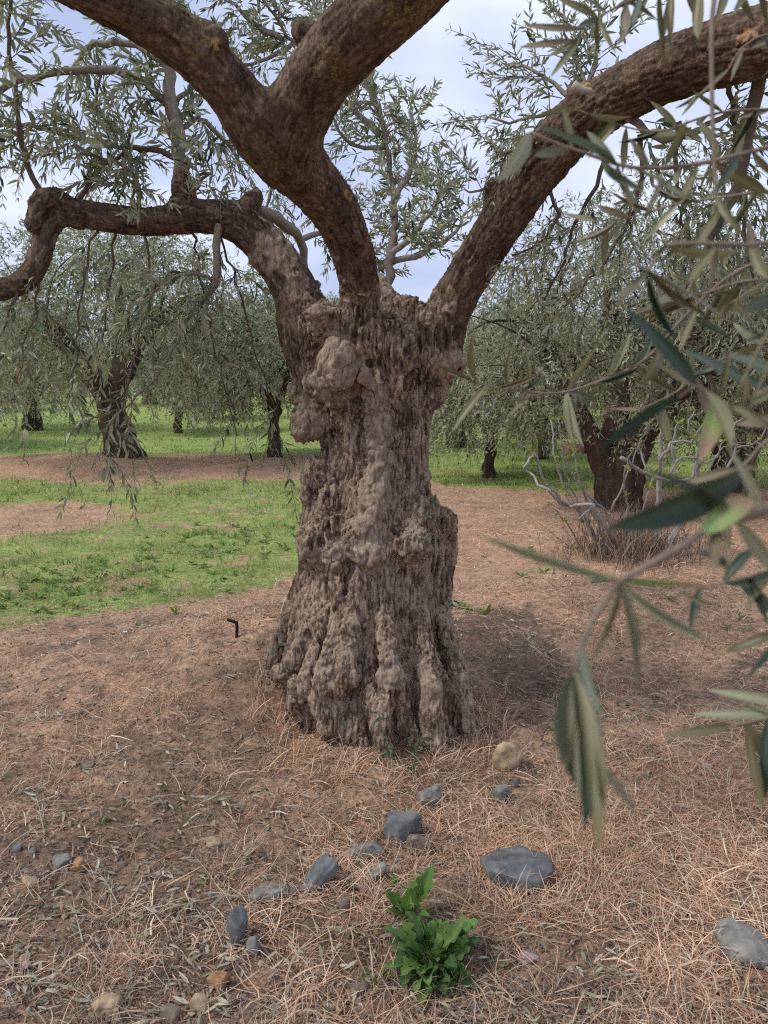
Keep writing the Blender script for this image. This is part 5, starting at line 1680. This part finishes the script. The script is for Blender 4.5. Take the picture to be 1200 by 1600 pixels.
# tufts that still stand
x, y = scatter(1500, 1.5, 6.5, gs)
ok = gs.random(1500) < straw_amount(x, y) - .25
x, y = x[ok], y[ok]
ta_ = gs.uniform(math.pi * .95, math.pi * 2.05, 90)
tr_ = gs.uniform(1.02, 1.35, 90)
tx = np.concatenate([x, TX + .47 * tr_ * np.cos(ta_), gs.uniform(.3, .8, 90)])
ty = np.concatenate([y, TY + .52 * tr_ * np.sin(ta_), gs.uniform(2.05, 2.5, 90)])
k = 15
x = np.repeat(tx, k) + gs.normal(0, .016, len(tx) * k)
y = np.repeat(ty, k) + gs.normal(0, .016, len(tx) * k)
n = len(x)
az = gs.uniform(0, 2 * np.pi, n)
el = gs.uniform(.3, 1.2, n)
D = np.column_stack([np.cos(az) * np.cos(el), np.sin(az) * np.cos(el), np.sin(el)])
bag.add(*ribbons(np.column_stack([x, y, height(x, y) - .004]), D, gs.uniform(.04, .13, n), gs.uniform(.0016, .003, n) * np.maximum(1, y / 3), palette(gs, n, STRAW_C[:5]), gs.uniform(0, .012, n), gs.normal(0, .5, n), gs))
obj('dry_grass', bag.mesh('dry_grass'), M_STRAW, kind='stuff', label='cut dry grass strewn over the soil round the old tree', cat='grass')

bag = Bag()
x, y = scatter(8000, 1.3, 6.0, gs)
n = len(x)
az = gs.uniform(0, 2 * np.pi, n)
D = np.column_stack([np.cos(az), np.sin(az), gs.normal(0, .15, n)])
V, F, C = stamp(LEAF6, np.column_stack([x, y, height(x, y) + gs.uniform(.004, .02, n)]), D, UP + .5 * gs.normal(size=(n, 3)), gs.uniform(.03, .055, n), gs.uniform(.006, .012, n),
                palette(gs, n, [(.36, .345, .255), (.24, .25, .16), (.22, .14, .09), (.44, .40, .30), (.30, .20, .13)]), gs.normal(0, .2, n))
bag.add(V, F, C)
x, y = scatter(40000, 1.25, 5.5, gs)
n = len(x)
D = gs.normal(size=(n, 3)) * np.array([1, 1, .3])
V, F, C = stamp(LEAF4, np.column_stack([x, y, height(x, y) + gs.uniform(.002, .014, n)]), D, UP + .7 * gs.normal(size=(n, 3)), gs.uniform(.006, .022, n), gs.uniform(.003, .010, n),
                palette(gs, n, [(.16, .10, .07), (.27, .175, .115), (.09, .06, .045), (.40, .29, .20), (.20, .15, .12)]))
bag.add(V, F, C)
obj('leaf_litter', bag.mesh('leaf_litter'), M_STRAW, kind='stuff', label='fallen olive leaves and bark crumbs on the soil', cat='litter')

oct_v = np.array([(1, 0, 0), (-1, 0, 0), (0, 1, 0), (0, -1, 0), (0, 0, 1), (0, 0, -1), (.6, .6, .5), (-.6, .6, .4), (-.6, -.6, .5), (.6, -.6, .45)], float)
oct_f = np.array([(4, 0, 6), (6, 2, 4), (4, 2, 7), (7, 1, 4), (4, 1, 8), (8, 3, 4), (4, 3, 9), (9, 0, 4), (0, 5, 2), (2, 6, 0), (2, 5, 1), (1, 7, 2), (1, 5, 3), (3, 8, 1), (3, 5, 0), (0, 9, 3)])
x, y = scatter(2600, 1.25, 5.0, gs)
ok = gs.random(2600) < 1.25 - straw_amount(x, y)
x, y = x[ok], y[ok]
n = len(x)
s = gs.gamma(2.2, .0024, n).clip(.002, .015)
R = gs.normal(size=(n, 10, 3)) * .18 + oct_v[None]
R = R * (s[:, None] * gs.uniform(.6, 1.3, (n, 3)))[:, None]
V = (R + np.column_stack([x, y, height(x, y) + s * .4])[:, None]).reshape(-1, 3)
F = (oct_f[None] + (np.arange(n) * 10)[:, None, None]).reshape(-1, 3)
C = np.repeat(palette(gs, n, [(.26, .25, .24), (.36, .26, .17), (.42, .33, .25), (.17, .16, .16), (.36, .27, .24)]), 10, 0)
obj('pebbles', mesh('pebbles', V, F, C, smooth=False), M_STONE, kind='stuff', label='small pebbles scattered over the bare soil', cat='pebbles')

# green grass of the left patch and of the meadow under the far trees
bag = Bag()
for n, y0, y1, hmin, hmax, wk, pw in ((125000, 4.4, 13.6, .025, .10, .0009, 1.4), (60000, 11.0, 34.0, .05, .12, .0012, 1.5)):
    x, y = scatter(n, y0, y1, gs, pw, .72)
    gm = green_mask(x, y)
    p = np.stack([x, y, 0 * x], -1)
    keep = gs.random(n) < gm * (.62 + 1.1 * fbm(p * 1.6, 3, 71)).clip(.08, 1)
    x, y, p = x[keep], y[keep], p[keep]
    n = len(x)
    az = gs.uniform(0, 2 * np.pi, n)
    el = gs.uniform(.5, 1.45, n)
    D = np.column_stack([np.cos(az) * np.cos(el), np.sin(az) * np.cos(el), np.sin(el)])
    tuft = (.7 + 1.3 * fbm(p * 2.2, 2, 73)).clip(.35, 1.6)
    yel = (.55 * (y < 14) + .15 * (y >= 14) + 1.2 * fbm(p * .9, 3, 75) + .6 * np.exp(-(((x + 2.9) / 1.3) ** 2 + ((y - 11.8) / 1.0) ** 2))).clip(0, 1)[:, None]  # yellowing by noise; last term paints a sunlit spot into the blade colour
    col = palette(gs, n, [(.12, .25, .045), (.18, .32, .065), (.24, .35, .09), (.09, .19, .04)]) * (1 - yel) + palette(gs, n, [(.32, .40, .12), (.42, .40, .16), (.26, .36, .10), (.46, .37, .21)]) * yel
    col = col * (1 + .45 * (y > 14))[:, None]
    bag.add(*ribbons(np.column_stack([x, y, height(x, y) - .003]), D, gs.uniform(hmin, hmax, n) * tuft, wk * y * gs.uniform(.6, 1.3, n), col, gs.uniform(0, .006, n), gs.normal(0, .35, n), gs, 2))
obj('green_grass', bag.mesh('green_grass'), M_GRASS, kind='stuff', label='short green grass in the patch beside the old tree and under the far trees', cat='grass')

# low broad leaved weeds: darker rosettes in the grass, seedlings in the straw
bag = Bag()
rx_, ry_ = [], []
for px, py, sp, m in ((130, 905, .5, 75), (350, 850, .45, 65), (200, 925, .5, 45), (60, 915, .5, 45), (420, 840, .4, 14), (250, 770, .8, 16), (1100, 1010, .35, 22), (740, 1010, .2, 10), (860, 1050, .25, 12), (950, 1100, .3, 10), (590, 1500, .15, 12), (640, 1560, .2, 10), (330, 1360, .25, 5), (500, 1250, .3, 6), (850, 890, .4, 10), (240, 1190, .4, 8), (60, 1150, .4, 5), (1090, 1420, .25, 6), (710, 950, .15, 8)):
    p = at_g(px, py)
    rx_.append(p[0] + gs.normal(0, sp, m)); ry_.append(p[1] + gs.normal(0, sp, m))
rx_, ry_ = np.concatenate(rx_), np.concatenate(ry_)
k = 7
x, y = np.repeat(rx_, k), np.repeat(ry_, k)
n = len(x)
az = gs.uniform(0, 2 * np.pi, n)
sz = np.repeat(np.where(ry_ > 4.5, gs.uniform(.035, .085, len(rx_)), gs.uniform(.008, .024, len(rx_))), k) * gs.uniform(.6, 1.2, n)
D = np.column_stack([np.cos(az), np.sin(az), gs.uniform(.2, 1.2, n)])
V, F, C = stamp(LEAF6, np.column_stack([x, y, height(x, y) + .004]), D, UP + .3 * gs.normal(size=(n, 3)), sz, sz * np.where(y > 4.5, .26, .5), palette(gs, n, [(.075, .17, .035), (.11, .22, .045), (.17, .25, .055), (.22, .25, .06)]), gs.normal(-.2, .2, n))
bag.add(V, F, C)
obj('low_weeds', bag.mesh('low_weeds'), M_WEED, kind='stuff', label='low green seedlings and rosettes dotted over the ground', cat='weeds')

# ------------------------------------------------------------------ stones
import bmesh
SLATE, GREY, BROWN, OCHRE, PINK, ORANGE = (.150, .155, .152), (.24, .235, .205), (.20, .165, .12), (.42, .31, .19), (.42, .30, .26), (.38, .215, .11)
gr = np.random.default_rng(29)


def stone(px, py, w, h, col, label, depth=1.0, rz=0.0, tilt=0.0, cuts=12, sink=.35, group=None):
    """px,py: where it meets the ground in front; w,h: size in photo pixels"""
    p = at_g(px, py + h * .35)
    dep = p[1] * CP - (p[2] - CAM_H) * SP
    sx = w * dep / FPX / 2
    view = math.atan2(CAM_H - p[2], p[1])
    sz = max(.3 * sx, h * dep / FPX / 2 * .8)
    sy = sx * .75 * depth
    bm = bmesh.new()
    bmesh.ops.create_icosphere(bm, subdivisions=4 if w > 40 else 3, radius=1)
    V = np.array([v.co for v in bm.verts])
    for _ in range(cuts):                       # broken faces
        n = unit(gr.normal(size=3))
        lim = gr.uniform(.5, .88)
        over = np.maximum(V @ n - lim, 0)
        V = V - np.outer(over * .97, n)
    V = np.sign(V) * np.abs(V) ** .8 * 1.0
    seed = int(gr.integers(999))
    V = V * (1 + .13 * fbm(V * 1.6, 4, seed, .6))[:, None]
    V[:, 2] += .03 * np.abs(noise(V * np.array([2, 2, 14]), seed + 1))
    V = V * np.array([sx, sy, sz])
    ct, st_ = math.cos(tilt), math.sin(tilt)
    V = V @ np.array([[ct, 0, -st_], [0, 1, 0], [st_, 0, ct]])
    cz, sn = math.cos(rz), math.sin(rz)
    V = V @ np.array([[cz, sn, 0], [-sn, cz, 0], [0, 0, 1]])
    for v, c_ in zip(bm.verts, V):
        v.co = c_
    me = bpy.data.meshes.new('stone')
    bm.to_mesh(me)
    bm.free()
    me.polygons.foreach_set('use_smooth', np.ones(len(me.polygons), bool))
    a = me.attributes.new('Col', 'FLOAT_COLOR', 'POINT')
    tone = .85 + .4 * fbm(V / max(sx, sz) * 2, 2, seed + 5)
    cc = np.ones((len(V), 4), np.float32)
    cc[:, :3] = np.array(col)[None] * tone[:, None]
    a.data.foreach_set('color', cc.ravel())
    o = obj('stone', me, M_STONE, None, label, 'stone', group)
    gz_ = float(height([p[0]], [p[1] + sy * .6])[0])
    o.location = (p[0], p[1] + sy * .6, gz_ + sz * (1 - 2 * sink * .8) - .04 * sz)
    return o


stone(812, 1365, 118, 92, SLATE, 'big rounded blue grey boulder lying alone in the straw', 1.1, .25, -.12, 6, .28)
stone(632, 1285, 62, 92, SLATE, 'dark blue slate stone standing below the trunk', .7, .2, .1, 8, .25)
stone(655, 1318, 44, 50, BROWN, 'brownish slab leaning against the dark blue slate stone', .7, -.2, .3, 8, .3)
stone(673, 1245, 48, 36, GREY, 'grey stone perched behind the dark blue slate stone', .9, .4, 0, 8, .25)
stone(795, 1180, 50, 72, OCHRE, 'pale ochre rock at the foot of the trunk', .8, .2, .1, 9, .3)
stone(785, 1240, 40, 40, GREY, 'grey stone in front of the ochre rock', .9, .6, .3, 8, .3)
stone(806, 1222, 20, 24, SLATE, 'small dark slate chip beside the ochre rock', .9, .2, .3, 8, .3)
stone(502, 1372, 84, 46, SLATE, 'long dark slate block lying aslant', .6, .5, -.75, 8, .15)
stone(570, 1330, 62, 46, GREY, 'layered grey slate behind the clover sprig', .7, .3, -.35, 9, .3)
stone(586, 1368, 48, 30, GREY, 'low grey slate slab beside the clover sprig', .8, .4, -.5, 9, .3)
stone(418, 1397, 68, 34, GREY, 'flat greenish grey stone under the fallen twig', .8, .1, 0, 7, .35)
stone(460, 1393, 16, 20, SLATE, 'tiny grey pebble next to the long slate block', 1, 0, 0, 6, .3)
stone(368, 1450, 34, 88, SLATE, 'narrow dark slate standing on edge below the fallen twig', 1.6, .15, .12, 6, .2)
stone(394, 1478, 20, 50, GREY, 'thin grey slate splinter beside the narrow dark slate', 1.5, .1, 0, 6, .25)
stone(540, 1412, 50, 36, BROWN, 'brown stone half buried behind the weed plant', .9, .5, .2, 9, .4)
stone(1172, 1485, 95, 60, GREY, 'flat grey stone sunk in the straw at the edge of the view', 1.2, -.3, .2, 7, .4)
stone(827, 1498, 40, 26, PINK, 'small pinkish stone in the straw below the boulder', .9, .3, .2, 9, .35)
for a in ((45, 1377, 32, 26, OCHRE, 'ochre stone on the bare soil'), (92, 1346, 40, 30, GREY, 'greenish grey stone next to an orange one'), (121, 1350, 26, 38, ORANGE, 'upright orange brown stone next to a grey one'),
          (25, 1326, 20, 18, SLATE, 'small slate pebble on the bare soil'), (50, 1330, 16, 16, GREY, 'small light grey pebble beside the slate pebble'), (330, 1317, 28, 26, OCHRE, 'pale flat stone in the litter above the fallen twig'),
          (220, 1337, 24, 28, ORANGE, 'rusty orange stone in the litter'), (15, 1506, 20, 18, PINK, 'pink pebble paired with another'), (37, 1509, 22, 18, PINK, 'rosy pebble with a flat top'),
          (165, 1575, 56, 40, OCHRE, 'large rough ochre stone under a fallen sprig'), (262, 1582, 40, 50, BROWN, 'brown stone standing in the bare soil'), (310, 1566, 32, 48, OCHRE, 'tall ochre stone beside the brown one'),
          (340, 1530, 44, 44, ORANGE, 'orange ochre stone below the narrow slate'), (136, 1196, 24, 18, BROWN, 'brown stone of a small row on the slope'), (113, 1194, 16, 15, OCHRE, 'light ochre stone of a small row on the slope'),
          (75, 1198, 18, 16, OCHRE, 'pale stone at the end of a small row on the slope'), (1105, 1196, 22, 20, PINK, 'pale pinkish stone in the straw behind the hanging leaves'), (1003, 1360, 30, 18, PINK, 'pale flat chip in the straw to one side of the boulder'),
          (562, 1548, 34, 26, BROWN, 'brown stone below the weed plant'), (936, 903, 26, 20, SLATE, 'blue grey stone on the bank near the bare shrub'), (28, 1480, 14, 12, GREY, 'grey pebble by the pink pebbles'), (607, 1295, 14, 22, OCHRE, 'small ochre stone wedged beside the dark blue slate stone'),
          (160, 1405, 18, 14, BROWN, 'brown pebble among fallen leaves'), (160, 1352, 12, 12, SLATE, 'tiny slate pebble behind the orange stones'), (430, 718, 16, 14, OCHRE, 'pale stone at the foot of a grove tree')):
    stone(*a, rz=gr.uniform(-.6, .6), tilt=gr.uniform(-.2, .2))

# ------------------------------------------------------------------ weeds, sprigs and the hooked pipe
gw = np.random.default_rng(37)


def broad_leaf(name, col, lobes=0.0, arch=-.25):
    t = np.linspace(0, 1, 13)
    w = .5 * np.sin(np.pi * t ** 1.25) ** .8 * (1 + lobes * np.sin(t * 2 * np.pi * 3.5))
    w[0] = .05
    V = np.array([(tt, y * ww, arch * tt * tt + abs(y) * ww * .3 + .03 * math.sin(9 * tt + 2 * y)) for tt, ww in zip(t, w) for y in (-1, -.4, 0, .4, 1)])
    i, j = np.meshgrid(np.arange(12), np.arange(4), indexing='ij')
    F = np.stack([i * 5 + j, (i + 1) * 5 + j, (i + 1) * 5 + j + 1, i * 5 + j + 1], -1).reshape(-1, 4)
    c = np.tile(np.array(col, float), (len(V), 1))
    c[2::5] *= 1.35
    return mesh(name, V, F, c)


def weed(px, py, n, size, cols, label, lobes, spread=(.2, 1.1), aspect=.42):
    p = at_g(px, py)
    e = empty('weed_plant', tuple(p - np.array([0, 0, .004])), label, 'plant')
    ms = [broad_leaf('leaf', c_, lobes, a) for c_ in cols for a in (-.35, -.1, .1)]
    for q in range(n):
        az = q * 2.4 + gw.normal(0, .3)
        el = spread[0] + (spread[1] - spread[0]) * gw.random()
        d = np.array([math.cos(az) * math.cos(el), math.sin(az) * math.cos(el), math.sin(el)])
        s = size * gw.uniform(.6, 1.15)
        stalk = s * gw.uniform(.1, .7)
        base = d * stalk
        B = Bag()
        B.add(*tube(np.array([(0, 0, 0), base * .5 + np.array([0, 0, .004]), base]), .0012, 4), (.16, .22, .08))
        st = obj('stalk', B.mesh('stalk'), M_TWIG, e)
        o = obj('leaf', ms[gw.integers(len(ms))], M_WEED, st)
        o.matrix_basis = leaf_matrix(base, unit(d + gw.normal(0, .15, 3)), UP + .35 * gw.normal(size=3), s, s * aspect * gw.uniform(.8, 1.2))
    return e


weed(672, 1505, 95, .105, [(.085, .165, .040), (.13, .215, .055), (.06, .125, .035)], 'bushy bright green weed with lobed leaves in the dry grass', .42, (.05, 1.0))
weed(640, 1440, 12, .10, [(.11, .21, .045), (.14, .24, .06)], 'upright light green weed with big lobed leaves behind the bushy one', .30, (.8, 1.4))
weed(548, 1400, 12, .030, [(.075, .17, .040), (.10, .20, .06)], 'clover sprig climbing between the slate stones', 0, (.9, 1.45), .9)
weed(605, 1385, 4, .032, [(.08, .18, .04)], 'single round leaved seedling beside the slate slab', 0, (.5, 1.0), .9)
weed(590, 1535, 10, .035, [(.17, .22, .05), (.10, .17, .04)], 'yellowing low weed below the bushy one', .2, (.1, .9))
weed(640, 1215, 9, .05, [(.045, .09, .035)], 'dark green seedling growing at the foot of the trunk', 0, (.4, 1.3), .3)


def sprig(rows, n, label, side=1.0, leafl=.05):
    P = np.array([at_g(a, b) + np.array([0, 0, .012 + .01 * gw.random()]) for a, b in rows])
    path = catmull(P, step=.02)
    loc = path[0].copy()
    e = empty('fallen_olive_sprig', tuple(loc - np.array([0, 0, .008])), label, 'twig')
    loc = np.array(e.location)
    B = Bag()
    B.add(tube(path, np.linspace(.0026, .0011, len(path)), 5)[0] - loc, tube(path, np.linspace(.0026, .0011, len(path)), 5)[1], (.36, .33, .26))
    obj('stem', B.mesh('stem'), M_TWIG, e)
    ms = [leaf_mesh('leaf', c_, .5, a) for c_, a in (((.36, .36, .26), .1), ((.24, .27, .17), -.15), ((.44, .42, .32), .2))]
    for q in range(n):
        k = int(len(path) * (.25 + .74 * q / max(n - 1, 1))) % len(path)
        t = unit(path[min(k + 1, len(path) - 1)] - path[max(k - 1, 0)])
        d = unit(t + np.cross(t, UP) * (1 if q % 2 else -1) * gw.uniform(.3, 1.0) + UP * gw.uniform(-.05, .25))
        o = obj('leaf', ms[gw.integers(3)], M_LEAF, e)
        s = leafl * gw.uniform(.7, 1.15)
        o.matrix_basis = leaf_matrix(path[k] - loc, d, UP + .5 * gw.normal(size=3), s, s * .23)


sprig([(495, 1432), (440, 1412), (360, 1408), (300, 1420), (230, 1440), (190, 1444)], 18, 'long pale olive twig with dry leaves lying across the narrow slate')
sprig([(230, 1598), (160, 1580), (110, 1550), (60, 1543)], 12, 'fallen sprig with grey leaves lying over the rough ochre stone')
sprig([(130, 1480), (118, 1430), (112, 1400)], 8, 'short upright looking sprig with silvery leaves on the bare soil')
sprig([(185, 1420), (165, 1385), (150, 1370)], 8, 'leafy olive sprig beside the orange stones')
sprig([(255, 1515), (235, 1490), (220, 1474)], 8, 'small grey leaved sprig above the brown stones')
sprig([(300, 1268), (335, 1255), (365, 1268)], 14, 'tuft of grey olive leaves on the slope below the trunk', leafl=.055)
sprig([(190, 1092), (120, 1118), (60, 1124), (0, 1136)], 10, 'long bleached stick with few leaves on the slope')
sprig([(70, 1310), (62, 1270), (55, 1245)], 10, 'dry olive sprig with drooping leaves at the side of the slope')
sprig([(205, 1600), (195, 1570), (205, 1545)], 7, 'sprig with pale leaves between the ochre stones')
sprig([(330, 1460), (310, 1430), (290, 1400)], 6, 'crossing sprig with pale leaves on the long olive twig', leafl=.045)
sprig([(880, 1045), (845, 1025), (820, 1000)], 9, 'withered olive sprig on the bank near the trunk', leafl=.055)
sprig([(1040, 1110), (1000, 1120), (975, 1140)], 8, 'withered olive sprig in the straw under the hanging leaves')

hp0 = at_g(370, 996)
tp = at_y(370, 973, hp0[1])
pp_ = catmull(np.array([hp0 - np.array([0, 0, .05]), hp0, tp - np.array([0, 0, .006]), tp + np.array([-.012, 0, .004]), at_y(355, 968, hp0[1])]), n=5)
B = Bag()
V, F = tube(pp_ - hp0, .0085, 10)
B.add(V, F, (.012, .012, .012))
hk = obj('irrigation_pipe', B.mesh('irrigation_pipe'), M_BLACK, None, 'short black hooked pipe sticking out of the dry ground', 'pipe')
hk.location = hp0
# print('TRIS', sum(sum(len(p.vertices) - 2 for p in m.polygons) if len(m.polygons) < 2000 else 2 * len(m.polygons) for m in bpy.data.meshes), len(bpy.data.objects))
